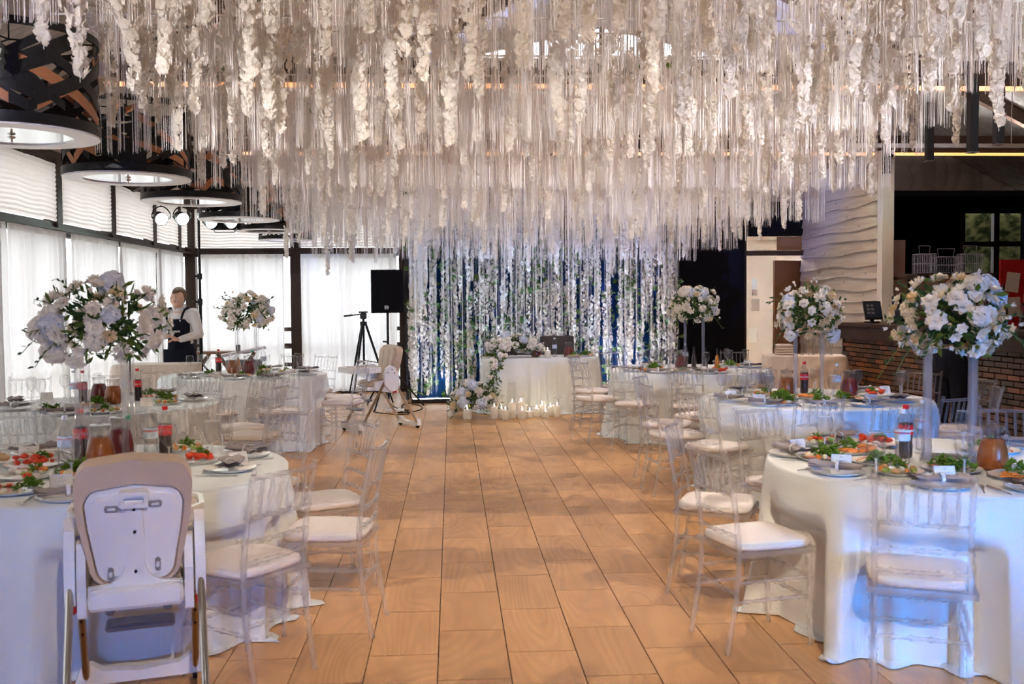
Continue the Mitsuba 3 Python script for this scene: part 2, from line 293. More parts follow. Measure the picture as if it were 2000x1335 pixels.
# upper band: dark frame and pleated shades, each shade a thing
def shade(a, b, z0, z1, axis, pos, label):
    n = int((z1-z0)/0.048); zs = np.linspace(z0, z1, 2*n+1); P_ = []
    for i, z in enumerate(zs):
        o = (0.006 if i % 2 else -0.006); row = []
        for t in np.linspace(a, b, 9):
            w = 0.006*math.sin(9*t+z*3.1)+0.004*math.sin(23*t+z*7)
            row.append((pos+o, t, z+w) if axis == 'x' else (t, pos+o, z+w))
        P_.append(row)
    put('pleated_shade', P(sheet(P_), 'm_blind'), None, None, label, 'shade', 'pleated shades above the curtains')
WN = ['first', 'second', 'third', 'fourth', 'fifth', 'sixth', 'seventh', 'eighth', 'ninth', 'tenth', 'eleventh', 'twelfth', 'thirteenth', 'fourteenth', 'fifteenth', 'sixteenth', 'seventeenth', 'eighteenth', 'nineteenth', 'twentieth']
SH = [f'pale pleated shade high on the left window wall, {w} bay from the near end' for w in WN]
SH[4:10] = ['narrow slice of pale pleated shade at the left edge of the picture', 'pale pleated shade under the nearest drum lamp, largest in view on the left', 'pale pleated shade on the left wall, second largest, left of the two stage lights', 'pale pleated shade on the left wall just behind the stage lights', 'narrow pale pleated shade on the left wall next to the corner', 'sliver of pleated shade in the corner of the left wall']
for i, (a, b) in enumerate(zip(ys[:-1], ys[1:])):
    if b-a > 0.3: shade(a+0.08, b-0.08, ZB+0.13, 3.10, 'x', XL+0.02, SH[i])
shade(bposts[0]+0.1, bposts[1]-0.1, ZB+0.13, 3.10, 'y', YB-0.03, 'pale pleated shade above the back curtain beside the corner')
shade(bposts[1]+0.1, bposts[2]-0.1, ZB+0.13, 3.10, 'y', YB-0.03, 'pale pleated shade above the back curtain beside the black loudspeaker')
# sheer curtains
def curtain(a, b, axis, pos, label, seed):
    r = np.random.default_rng(seed); n = int((b-a)*70); t = np.linspace(0, 1, n); zs = np.linspace(0.03, ZB+0.01, 12)
    ph = np.cumsum(r.uniform(0.5, 1.5, n))*0.62; am = 0.022+0.016*np.sin(np.arange(n)*0.11+seed); rows = []
    for z in zs:
        u = z/ZB; o = am*(1.15-0.35*u)*np.sin(ph+0.35*np.sin(3*z+seed)); s = a+(b-a)*(t+0.012*np.sin(ph*0.5)*(1-u))
        if z > ZB-0.05: o = o*0.5
        rows.append([(pos+q, y, z) if axis == 'x' else (y, pos+q, z) for q, y in zip(o, s)])
    k = put('sheer_curtain', P(sheet(rows), 'm_curtain', True), None, None, label, 'curtain', 'sheer white curtains')
    tape = [[(pos+0.012*math.sin(q)+d, y, z) if axis == 'x' else (y, pos+0.012*math.sin(q)+d, z) for q, y in zip(ph*1.7, np.linspace(a, b, n))] for z, d in ((ZB-0.055, 0.006 if axis == 'x' else -0.006), (ZB+0.012, 0.006 if axis == 'x' else -0.006))]
    put('heading_tape', P(sheet(tape), 'm_curtain', True), k)
cur = [(1.5, 3.1), (3.15, 6.7), (6.75, 9.3), (9.35, 9.95), (10.0, 11.45), (11.62, 13.25), (13.3, 14.9), (14.92, 16.35)]
lab_c = ['beside the camera', 'nearest the camera in view', 'at the left edge of the picture', 'narrow, beside the first dark gap', 'widest, behind the left flower column', 'behind the large left bouquet', 'behind the waiter', 'beside the corner behind the lamp stand']
for i, (a, b) in enumerate(cur): curtain(a, b, 'x', XL+0.09, 'white sheer curtain on the left wall, '+lab_c[i], i+1)
curtain(-4.18, -2.80, 'y', YB-0.10, 'white sheer curtain on the back wall beside the corner', 21)
curtain(-2.52, -0.92, 'y', YB-0.10, 'white sheer curtain on the back wall behind the camera tripod', 22)
put('curtain_rail', P(bx(XL+0.075, XL+0.105, 1.4, 16.9, ZB+0.02, ZB+0.045), 'm_darkwood'), None, None, 'long dark curtain rail along the left windows', 'rail')
put('curtain_rail', P(bx(-4.3, -0.85, YB-0.115, YB-0.085, ZB+0.02, ZB+0.045), 'm_darkwood'), None, None, 'dark curtain rail on the back wall', 'rail')
# terrace outside the windows
struct('ground', bx(-80, 80, -80, 90, -0.4, -0.3), 'm_ground', label='pale paving outside the windows')
k = thing('terrace_railing', 'dark wooden railing of the terrace seen faintly through the back curtains', 'railing')
for z in (0.35, 0.68, 1.0): put('rail_bar', P(bx(-6.2, -0.2, 18.6, 18.66, z, z+0.07), 'm_darkwood'), k)
for x in np.arange(-6.1, -0.1, 1.45): put('rail_post', P(bx(x-0.05, x+0.05, 18.6, 18.7, -0.3, 1.1), 'm_darkwood'), k)

# corridor behind the open doorway, wing wall of live-edge boards, right-hand back room
cor = struct('wall_corridor', cat([bx(4.9, 5.02, YB+0.12, 20.5, 0, 2.8), bx(4.9, 7.2, 20.4, 20.5, 0, 2.8), bx(6.75, 6.87, YB+0.12, 20.4, 0, 2.8), bx(4.9, 6.87, YB+0.12, 20.5, 2.75, 2.85)]), 'm_warmwall', label='lit pinkish corridor wall seen through the open doorway')
scene['corridor_lamp'] = emit(P(mv(cyl(0.16, 0, 0.03, 20), (5.9, 18.4, 2.71)), 'm_white'), np.array((1.0, 0.90, 0.84))*KC, 2); _used.add('corridor_lamp'); lab('corridor_lamp', 'round ceiling lamp in the corridor behind the doorway', 'lamp')
struct('floor_corridor', bx(4.9, 7.2, YB+0.0, 20.5, -0.02, 0.002), 'm_tile', label='tile floor of the corridor')
d1 = struct('door_1', cat([bx(4.98, 5.06, YB-0.15, YB-0.02, 0, 2.64), bx(4.98, 6.1, YB-0.15, YB-0.02, 2.28, 2.36)]), 'm_darkwood', label='open doorway with a dark frame')
put('door_leaf', P(mv(box(0.86, 0.05, 2.2, (0.43, 0, 1.1)), (5.62, YB+0.1, 0), rz=0.25), 'm_brownwood'), d1, label='brown wooden door leaf standing open')
put('transom_panel', P(bx(5.62, 6.05, YB-0.08, YB-0.05, 2.37, 2.60), 'm_brownwood'), d1)
put('door_handle', P(cat([rod((5.70, YB+0.02, 1.05), (5.70, YB-0.05, 1.05), 0.012), rod((5.70, YB-0.05, 1.05), (5.83, YB-0.05, 1.05), 0.011)]), 'm_steel'), d1)
for z0, z1, x0, x1, c in ((1.72, 1.95, 6.24, 6.34, 'm_bluelabel'), (1.60, 1.71, 6.24, 6.34, 'm_greyplastic'), (1.28, 1.53, 6.23, 6.40, 'm_napkin'), (0.62, 0.92, 6.16, 6.34, 'm_paper')):
    put('wall_notice', P(bx(x0, x1, 20.385, 20.398, z0, z1), c), None, None, {'m_bluelabel': 'small pale blue notice at the top on the corridor wall', 'm_greyplastic': 'small grey notice under the blue one on the corridor wall', 'm_napkin': 'dark framed notice on the corridor wall', 'm_paper': 'white sheet low on the corridor wall'}[c], 'notice')
wg = struct('wall_wing', bx(6.085, 6.20, 13.82, YB, 0, 3.60), 'm_whitepaint', label='short wing wall clad in pale live-edge boards')
z = 0.1
for i in range(21):
    h = rng.uniform(0.15, 0.20); ny = 40; y_ = np.linspace(13.84, 16.98, ny)
    lo = 0.020*np.sin(y_*rng.uniform(2, 4)+rng.uniform(0, 6))+0.012*meshkit.fbm(np.stack([y_*3, y_*0+i, y_*0], -1), 3, 7+i)*2
    zt = z+h+0.03
    secs = []
    for yy, l in zip(y_, lo): secs.append([(6.086, yy, zt), (6.068, yy, zt), (6.040, yy, z+l+0.02), (6.036, yy, z+l+0.006), (6.040, yy, z+l), (6.070, yy, z+l+0.004), (6.086, yy, z+l+0.004)])
    if zt < 3.66: put('board', P(sheet(secs), 'm_board', 30), wg)
    z += h
struct('pillar_end', bx(6.03, 6.205, 13.66, 13.82, 0, 3.60, 0.006), 'm_whitepaint', label='pale square post ending the wing wall')
k = thing('security_camera', 'small white dome security camera on top of the pale post', 'camera')
put('housing', P(mv(lathe([(1e-4, 0.075), (0.035, 0.07), (0.058, 0.045), (0.062, 0.0), (0.062, -0.05), (1e-4, -0.05)], 20), (6.11, 13.60, 3.50), rx=PI/2), 'm_white', 40), k)
put('lens', P(sph(0.024, (6.11, 13.535, 3.50)), 'm_blackplastic', True), k, label='dark lens')
struct('wall_bar_panel', bx(6.21, 6.62, 14.2, 14.3, 0, 2.38), 'm_pinkwall', label='dusty pink panel beside the pale post')
struct('wall_bar_low', bx(6.6, 7.2, 14.25, 14.35, 0, 1.78), 'm_pinkwall', label='lower dusty pink panel behind the bar')
struct('ceiling_bar', bx(6.25, XR, 14.06, YB, 3.0, 3.08), 'm_black', label='black lowered ceiling of the back bar')
window('dark window with trees outside at the far right', sheet([[(8.9, YB+0.05, 1.9), (8.9, YB+0.05, 3.0)], [(XR, YB+0.05, 1.9), (XR, YB+0.05, 3.0)]]), [bx(8.9, 9.0, YB+0.0, YB+0.1, 1.9, 3.0), bx(9.52, 9.62, YB, YB+0.1, 1.9, 3.0), bx(8.9, XR, YB, YB+0.1, 2.42, 2.51), bx(8.9, XR, YB, YB+0.1, 1.86, 1.93)])
hv = [[(x, 21.5+1.6*meshkit.fbm(np.array([x*0.7, z*0.9, 3.]), 4, 3), z) for x in np.linspace(9.5, 20, 50)] for z in np.linspace(-0.3, 7.5, 36)]
put('tree_belt', P(sheet(hv), 'm_hedge', True), None, None, 'dark trees outside the far right window', 'trees', kind='stuff')

# ------------------------------------------------------------------ round tables and their clear chairs
def screen_x(x, y): return (x*math.cos(YAW)-y*math.sin(YAW))/(x*math.sin(YAW)+y*math.cos(YAW))
def ordinals(n):
    if n == 1: return ['']
    return ['leftmost']+[f'{WN[i]} from left' for i in range(1, n-1)]+['rightmost']
TABLES = {'R1': ((2.38, 4.60), 0.86, 'near right table'), 'R2': ((2.84, 7.65), 0.88, 'middle right table'), 'R3': ((2.66, 11.0), 0.88, 'far right table'),
          'L1': ((-1.66, 4.80), 0.86, 'near left table'), 'L2': ((-2.72, 7.90), 0.88, 'middle left table'), 'L3': ((-2.25, 10.95), 0.88, 'far left table')}
TZ = 0.76
def round_cloth(R, seed, zt=TZ, n=300, lv=22, sq=None, gather=0.055):
    r = np.random.default_rng(seed); th = np.linspace(0, 2*PI, n, endpoint=False)
    fold = np.zeros(n); k0 = r.integers(19, 23)
    ph = th*k0+0.9*np.sin(2*th+r.uniform(0, 6))+0.7*np.sin(3*th+r.uniform(0, 6))
    fold = np.cos(ph); fold = np.sign(fold)*np.abs(fold)**0.8; am = 0.75+0.35*np.sin(4*th+r.uniform(0, 6))
    fine = np.cos(ph*2.3+1.0)*0.25
    base = np.ones(n)*R if sq is None else sq(th)
    rows = []
    for q in (0.0, 0.5, 0.9, 0.97): rows.append((base*q, np.full(n, zt)))
    rows.append((base*0.992, np.full(n, zt-0.002))); rows.append((base*1.0, np.full(n, zt-0.010)))
    for i in range(1, lv+1):
        t = i/lv; z = (zt-0.010)*(1-t)+0.012*t
        rows.append((base+0.006+0.05*t+gather*(t**0.7)*am*(fold+fine*t)+0.012*np.sin(5*z+th*3), np.full(n, z)))
    for d, z in ((0.02, 0.006), (0.045, 0.011), (0.065, 0.004)):
        w = 0.5+0.5*np.sin(th*9+r.uniform(0, 6)); wr, wz = rows[lv+5][0]+d*(0.3+0.9*w), z+0.014*np.maximum(0, np.sin(th*31+2*np.sin(th*5)))*(z > 0.005)
        rows.append((wr, np.full(n, 0)+wz))
    V = np.array([np.stack([a*np.cos(th), a*np.sin(th), b], -1) for a, b in rows])
    v, f = sheet(np.concatenate([V, V[:, :1]], 1)); return v, f
CHAIRS = [('R1', 1.83, 3.78, 67), ('R1', 1.37, 4.42, 14), ('R1', 1.40, 5.18, -24), ('R1', 1.95, 5.71, -67), ('R2', 2.41, 6.70, 96), ('R2', 2.83, 6.33, 87), ('R2', 1.93, 7.17, 40),
    ('R2', 1.78, 7.84, 6), ('R2', 1.86, 8.52, -30), ('R2', 2.28, 9.04, -55), ('R3', 2.44, 9.90, 55), ('R3', 1.90, 10.22, 58), ('R3', 1.67, 11.7, -27), ('R3', 1.58, 10.80, 28), ('R3', 2.10, 12.32, -70),
    ('R3', 2.66, 12.43, -118), ('R3', 3.52, 12.16, -102), ('R3', 2.92, 9.77, 93), ('R2', 4.02, 8.49, -137), ('R2', 4.11, 7.89, 176), ('R2', 3.86, 7.30, 159), ('R2', 3.30, 6.67, 112), ('R1', 3.25, 5.51, -110),
    ('L1', -0.88, 4.19, 144), ('L1', -0.59, 4.75, 172), ('L1', -0.71, 5.45, -154), ('L1', -1.15, 6.0, -123), ('L1', -1.78, 6.24, -67), ('L1', -2.53, 5.92, -51), ('L2', -2.84, 6.82, 96), ('L2', -1.86, 7.27, 140),
    ('L2', -1.84, 8.69, -134), ('L2', -1.63, 8.16, 171), ('L3', -2.34, 9.87, 82), ('L2', -2.36, 9.13, -121), ('L3', -1.72, 10.02, 104), ('L3', -2.12, 12.39, -118), ('L3', -1.68, 12.16, -121), ('L3', -1.18, 10.78, 160),
    ('L3', -1.24, 11.28, -158), ('L3', -2.87, 12.18, -96), ('L2', -3.76, 9.0, -77), ('L2', -3.25, 9.30, -92), ('L2', -2.80, 9.72, -72), ('L1', -2.00, 3.62, 62), ('L1', -2.62, 4.20, 33)]
def tuck(m, chairs, cx, cy, R):
    v = m[0].copy(); th = np.arctan2(v[:, 1]-cy, v[:, 0]-cx); q = np.minimum(np.hypot(v[:, 0]-cx, v[:, 1]-cy), R+.03+.05*(1-v[:, 2]/TZ)); b0 = np.stack([cx+q*np.cos(th), cy+q*np.sin(th)], -1); tot = np.zeros_like(b0)
    for c in chairs:
        if len(c) < 6: c = (*c, 0.225, 0.225, 0.60)
        a = math.radians(c[3]); f = np.array([math.cos(a), math.sin(a)]); s = np.array([f[1], -f[0]])
        d = b0+tot-np.array([c[1], c[2]]); lx, ly = np.abs(d@s), d@f
        lim = c[4]+.045 - np.maximum(0, lx-c[5])*1.3; zf = np.clip((c[6]-v[:, 2])/0.09, 0, 1)
        push = np.where((lx < 0.8) & (ly > -0.7), np.maximum(0, lim-ly), 0)*zf
        tot += push[:, None]*f
    v[:, :2] += tot
    return v, m[1]
for i, (k, ((cx, cy), R, nm)) in enumerate(TABLES.items()):
    t = thing('banquet_table', f'round banquet table under a floor-length pale blue cloth, the {nm}', 'table', 'round banquet tables')
    put('tabletop', P(mv(cyl(R-0.02, 0.72, 0.748, 40), (cx, cy, 0)), 'm_brownwood'), t)
    put('tablecloth', P(tuck(mv(round_cloth(R, 30+i), (cx, cy, 0)), [c for c in CHAIRS if c[0] == k]+([('L1', -1.165, 3.70, 106, .47, .28, .60)] if k == 'L1' else []), cx, cy, R), 'm_cloth', True), t)
    for a in (0.8, 2.4, 3.9, 5.5): put('leg', P(rod((cx+0.5*math.cos(a), cy+0.5*math.sin(a), 0.0), (cx+0.55*math.cos(a), cy+0.55*math.sin(a), 0.72), 0.018), 'm_steel'), t)

def ringed(pts, r0, r1, rings, n=8, rr=0.0032, hw=0.004):
    p = np.asarray(pts, float); L = np.concatenate([[0], np.cumsum(np.linalg.norm(np.diff(p, axis=0), axis=1))]); L /= L[-1]
    tot = np.linalg.norm(np.diff(p, axis=0), axis=1).sum(); h = hw/tot
    s = [(x, 0) for x in L]
    for g in rings: s += [(g-2*h, 0), (g-h, rr), (g+h, rr), (g+2*h, 0)]
    s = sorted((min(max(a, 0), 1), b) for a, b in s); a = np.array([x[0] for x in s]); b = np.array([x[1] for x in s])
    q = np.stack([np.interp(a, L, p[:, k]) for k in range(3)], -1)
    keep = np.concatenate([[True], np.linalg.norm(np.diff(q, axis=0), axis=1) > 1e-5]); q, a, b = q[keep], a[keep], b[keep]
    return tube(q, r0+(r1-r0)*a+b, n)
def arc(pts, n=9):
    from scipy.interpolate import CubicSpline
    p = np.asarray(pts, float); t = np.linspace(0, 1, len(p)); return CubicSpline(t, p)(np.linspace(0, 1, n))
CH_PARTS = []
def chp(base, mesh, mat='m_acrylic', sm=50): CH_PARTS.append((base, P(mesh, mat, sm)))
yb = lambda z: float(np.interp(z, [0, .3, .44, .66, .875], [-.235, -.185, -.18, -.205, -.25]))
for s in (-1, 1):
    pth = arc([(s*.166, -.235, 0), (s*.167, -.200, .20), (s*.168, -.18, .42), (s*.168, -.203, .66), (s*.170, -.25, .872)], 13)
    m = cat([ringed(pth, 0.0125, 0.0115, [.24, .36, .50, .68, .80, .985], 10), sph(0.0135, (s*.170, -.2525, .884), (1, 1, .9), 1)])
    chp('back_post', m)
for s in (-1, 1):
    chp('leg', ringed([(s*.172, .178, 0), (s*.172, .172, .22), (s*.172, .168, .432)], 0.0105, 0.0135, [.3, .48, .70, .93], 10))
def frame():
    o = sbox(-.185, -.19, .185, .185).buffer(0.012); i = sbox(-.16, -.165, .16, .16); m = mv(prism(o.difference(i), 0.022), (0, 0, .425)); return m
chp('seat_frame', frame(), sm=30)
for i, z in enumerate((.862, .700, .600, .515)):
    y0 = yb(z); w = .168; c = -0.014
    pts = [(-w, y0, z), (-w*.5, y0+c*.75, z), (0, y0+c, z), (w*.5, y0+c*.75, z), (w, y0, z)]
    chp('top_rail' if i == 0 else 'back_rail', ringed(arc(pts, 9), .0105 if i == 0 else .0085, .0105 if i == 0 else .0085, [.03, .97] if i == 0 else [.17, .335, .5, .665, .83], 8, 0.0028))
for i in range(6):
    x = -.12+.24*i/5; c = -0.014*(1-(x/.168)**2)
    pts = [(x, yb(.70)+c, .70), (x, yb(.73)+c, .73), (x, yb(.78)+c, .78), (x, yb(.83)+c, .83), (x, yb(.862)+c, .862)]
    m = tube(arc(pts, 9), np.interp(np.linspace(0, 1, 9), [0, .12, .2, .5, .8, .88, 1], [.006, .0055, .0075, .0095, .0075, .0055, .006]), 8); chp('spindle', m)
for s in (-1, 1):
    for z in (.31, .225): chp('stretcher', ringed([(s*.168, yb(z)+.002, z), (s*.172, .170, z)], .0085, .0085, [.15, .38, .62, .85], 8, 0.003))
for z in (.315, .215): chp('stretcher', ringed([(-.172, .172, z), (.172, .172, z)], .0085, .0085, [.2, .4, .6, .8], 8, 0.003))
chp('stretcher', ringed([(-.168, yb(.26), .26), (.168, yb(.26), .26)], .0085, .0085, [.2, .4, .6, .8], 8, 0.003))
def cushion():
    n = 40; th = np.linspace(0, 2*PI, n, endpoint=False); e = 0.42
    sx = np.sign(np.cos(th))*np.abs(np.cos(th))**e; sy = np.sign(np.sin(th))*np.abs(np.sin(th))**e
    rows = []
    for q, z in ((0.001, .447), (.9, .447), (.975, .452), (1.0, .464), (.985, .478), (.93, .487), (.7, .4925), (.35, .4945), (0.001, .495)):
        rows.append(np.stack([q*.196*sx*(1+.05*sy), q*.193*sy+.0, np.full(n, z)], -1))
    V = np.array(rows); return sheet(np.concatenate([V, V[:, :1]], 1))
CH_PARTS.append(('cushion', P(cushion(), 'm_cushion', True)))
by = {}
for c in CHAIRS: by.setdefault(c[0], []).append(c)
for t, cs in by.items():
    cs.sort(key=lambda c: screen_x(c[1], c[2]))
    for c, o in zip(cs, ordinals(len(cs))):
        k = thing('banquet_chair', f'clear acrylic chair with white seat cushion at the {TABLES[t][2]}, {o}', 'chair', 'clear chairs around the round tables')
        M = at(c[1], c[2], 0, math.radians(c[3]-90))
        for b, p in CH_PARTS: put(b, p, k, M)

# ------------------------------------------------------------------ what stands on the tables
ZT = TZ+0.001
TNAME = {k: v[2] for k, v in TABLES.items()}
ITEMS = {
'L1': {'platter': [(-1.84, 4.26, 'caprese', .15), (-1.92, 4.60, 'pickles', .13), (-1.72, 4.62, 'greens', .11), (-2.02, 4.92, 'peppers', .14), (-2.13, 4.46, 'meat', .12), (-1.25, 4.95, 'peppers', .10), (-1.42, 5.36, 'rolls', .11), (-2.24, 5.0, 'bread', .09)],
  'card': [(-1.66, 4.30, 20), (-1.04, 4.86, 40), (-2.15, 5.16, 10)], 'setting': [(-1.05, 5.12, 205), (-1.04, 4.70, 170), (-2.23, 5.36, -50), (-1.55, 4.07, 100)],
  'bottle': [(-1.83, 4.80, 'water'), (-1.86, 5.08, 'cola'), (-1.61, 5.02, 'green'), (-1.51, 5.06, 'water'), (-1.47, 5.17, 'cola')], 'jug': [(-1.71, 4.92, 'amber'), (-1.72, 5.24, 'red')],
  'glass': [(-2.15, 5.42), (-1.68, 4.47), (-1.38, 4.91), (-1.36, 5.47), (-1.20, 5.02), (-1.22, 5.33), (-1.82, 5.5)]},
'L2': {'platter': [(-2.94, 7.45, 'caprese', .13), (-2.50, 7.30, 'rolls', .14), (-2.74, 7.76, 'greens', .12), (-2.32, 8.22, 'greens', .12), (-2.22, 7.84, 'rolls', .11), (-2.52, 8.40, 'caprese', .11)],
  'card': [(-2.76, 7.36, 10), (-2.33, 7.72, 20), (-3.30, 8.30, 10), (-3.05, 8.52, 15)], 'setting': [(-2.74, 7.19, 95), (-3.25, 7.56, 40), (-2.08, 8.12, 185), (-3.41, 7.98, 5), (-2.48, 8.62, -100)],
  'bottle': [(-2.98, 8.02, 'water'), (-2.90, 7.99, 'cola'), (-2.61, 8.13, 'water'), (-2.53, 8.16, 'cola')], 'jug': [(-2.84, 8.18, 'red'), (-2.65, 7.94, 'amber')],
  'glass': [(-3.22, 7.98), (-3.38, 8.20), (-3.20, 8.42), (-2.78, 7.58), (-2.42, 8.02), (-3.0, 8.6), (-2.72, 8.58), (-2.24, 8.38), (-2.17, 7.98)]},
'L3': {'platter': [(-2.22, 10.58, 'rolls', .13), (-1.95, 10.48, 'greens', .11), (-2.55, 10.76, 'caprese', .12), (-1.83, 11.13, 'rolls', .12), (-2.15, 11.38, 'greens', .12)],
  'card': [(-2.44, 10.50, 10), (-1.75, 10.84, 30)], 'setting': [(-2.21, 10.26, 90), (-1.82, 10.30, 110), (-1.60, 11.38, 215), (-1.58, 10.78, 160), (-2.72, 10.50, 60), (-2.1, 11.64, -80)],
  'bottle': [(-2.62, 11.34, 'cola'), (-2.42, 11.42, 'orange'), (-2.28, 11.50, 'green'), (-2.16, 11.54, 'water')], 'jug': [(-2.43, 11.20, 'amber'), (-2.24, 11.10, 'red')],
  'glass': [(-2.90, 11.20), (-2.80, 11.42), (-2.70, 11.08), (-2.34, 10.72), (-2.06, 11.20), (-1.90, 11.56), (-1.76, 11.46)]},
'R1': {'platter': [(1.79, 4.70, 'greens', .12), (2.04, 4.92, 'orange', .14), (2.01, 4.58, 'caprese', .13), (1.95, 5.17, 'pickles', .11), (2.24, 5.13, 'peppers', .12), (1.98, 4.30, 'rolls', .11), (2.25, 4.34, 'greens', .13), (2.47, 4.13, 'orange', .15), (2.72, 4.86, 'caprese', .14)],
  'card': [(1.79, 4.47, -20), (2.10, 4.12, -5), (1.76, 4.98, 20)], 'setting': [(1.72, 4.33, 30), (1.68, 4.86, -10), (1.99, 3.93, 65), (2.36, 3.86, 88), (2.06, 5.34, -60), (2.98, 4.98, 200)],
  'bottle': [(2.12, 4.56, 'water'), (2.22, 4.74, 'cola'), (2.42, 4.98, 'water')], 'jug': [(2.46, 4.38, 'amber')],
  'glass': [(1.84, 4.21), (1.86, 4.86), (1.98, 5.03), (2.20, 4.14), (2.36, 4.86), (2.64, 4.98)]},
'R2': {'platter': [(2.44, 7.20, 'greens', .13), (2.52, 7.88, 'rolls', .12), (2.56, 7.56, 'greens', .12), (3.05, 7.45, 'caprese', .12), (3.36, 7.72, 'peppers', .12), (2.76, 7.28, 'caprese', .12), (2.80, 7.62, 'orange', .12)],
  'card': [(2.17, 7.64, 5), (2.30, 7.34, -15), (3.11, 7.22, -10), (3.52, 7.90, 10)], 'setting': [(2.08, 7.47, 10), (2.26, 7.12, 40), (3.36, 7.28, 125), (3.46, 8.04, 215), (2.66, 6.99, 80), (3.0, 7.02, 100), (2.42, 8.2, -55)],
  'bottle': [(3.08, 7.80, 'water'), (2.90, 8.04, 'cola')], 'jug': [(2.72, 7.94, 'amber'), (3.20, 7.84, 'red')],
  'glass': [(2.15, 7.82), (2.24, 7.56), (2.33, 7.74), (2.64, 8.08), (2.41, 7.44), (3.02, 8.12), (2.90, 7.42), (3.30, 7.92), (3.52, 7.62), (3.60, 7.76)]},
'R3': {'platter': [(2.13, 10.70, 'orange', .13), (2.29, 11.05, 'greens', .11), (2.82, 10.36, 'peppers', .12), (3.22, 11.25, 'greens', .12), (2.43, 10.44, 'rolls', .12)],
  'card': [(2.02, 10.90, 25), (2.39, 10.76, 0), (2.66, 10.46, -5), (3.42, 11.36, 15)], 'setting': [(2.18, 10.42, 50), (2.66, 10.24, 90), (1.93, 10.72, 20), (2.35, 11.62, -70), (3.38, 11.08, 190), (3.22, 11.56, 220)],
  'bottle': [(2.78, 11.30, 'dark'), (2.86, 11.10, 'dark'), (2.95, 10.93, 'orange'), (2.74, 11.56, 'water')], 'jug': [(2.60, 11.16, 'red')],
  'glass': [(2.11, 11.06), (2.27, 11.42), (2.48, 11.66), (2.78, 10.76), (2.56, 11.52), (3.14, 11.10), (3.20, 11.42), (3.36, 11.24)]}}
# prototypes
plate = lambda R: P(lathe([(1e-4, .004), (R*.62, .002), (R*.66, .0), (R*.72, .003), (R, .016), (R*.99, .019), (R*.7, .007), (R*.6, .0055), (1e-4, .0055)], 36), 'm_plate', True)
DISH = {}
def dish(R):
    R = round(R, 2); return DISH.setdefault(R, plate(R))
GL = P(lathe([(.010, .084), (.026, .098), (.037, .122), (.040, .142), (.037, .165), (.032, .186)], 22), 'm_glass', True)
GLR = P(lathe([(.0318, .1855), (.0326, .1875), (.0318, .189), (.0312, .1875), (.0318, .1855)], 22), 'm_glassrim', True); GLS = P(lathe([(1e-4, .0005), (.034, .0005), (.0345, .003), (.0085, .0075), (.005, .014), (.0047, .075), (.0105, .0845), (1e-4, .0865)], 16), 'm_glassrim', True)
GLW = P(lathe([(1e-4, .0865), (.014, .0885), (.0255, .099), (.0340, .115), (1e-4, .115)], 16), 'm_wine', True)
scene['m_wine'] = {'type': 'thindielectric', 'int_ior': 1.33}
def petals_leaf(n, R, h, size, seed, mat='m_greens', flat=0.6):
    r = np.random.default_rng(seed); vs = []
    for i in range(n):
        a = r.uniform(0, 2*PI); q = math.sqrt(r.uniform(0, 1))*R; z = h*(1-(q/R)**2)*r.uniform(0.3, 1); s = size*r.uniform(.6, 1.2)
        leaf = np.array([[0, 0, 0], [.5, .45, .12], [1.1, 0, 0.05], [.5, -.45, .12], [.55, 0, -.02]])*s
        m = mv((leaf, np.array([[0, 4, 1], [1, 4, 2], [2, 4, 3], [3, 4, 0]])), (0, 0, 0), rx=r.uniform(-.5, .5), ry=r.uniform(-1.0, .4), rz=r.uniform(0, 6.28))
        vs.append(mv(m, (q*math.cos(a), q*math.sin(a), z+.006)))
    return cat(vs)
disc = lambda r, h, n=14: lathe([(1e-4, 0), (r, 0), (r*1.02, h*.5), (r*.98, h), (1e-4, h)], n)
wedge = lambda r, h: prism([(0, 0), (r, -.25*r), (r*1.1, 0), (r, .25*r)], h)
FP = {k: P(disc(.019, .006), 'm_'+k, 40) for k in ('tomato', 'cheese', 'meat', 'orange', 'cucumber')}
FW = {k: P(mv(tm(trimesh.creation.icosphere(1, .016)), (0, 0, .012), (1.3, .8, .7)), 'm_'+k, True) for k in ('tomato', 'orange', 'cucumber', 'cheese', 'bread', 'meat')}
GR = [P(petals_leaf(60, .055, .05, .028, 90+i), 'm_greens') for i in range(3)]
RO = P(cat([mv(disc(.016, .03), (0, 0, 0)), mv(disc(.011, .033), (0, 0, 0))]), 'm_orange', 40)
FOOD = {'caprese': ('tomato and white cheese slices', 'caprese_salad'), 'pickles': ('mixed pickled vegetables', 'pickled_vegetables'), 'greens': ('green salad leaves', 'green_salad'), 'peppers': ('red pepper pieces', 'red_pepper_salad'),
        'meat': ('pink cold meat slices', 'cold_meat'), 'rolls': ('small appetizer rolls', 'appetizer_rolls'), 'bread': ('bread pieces', 'bread_basket'), 'orange': ('orange salmon slices', 'salmon_slices')}
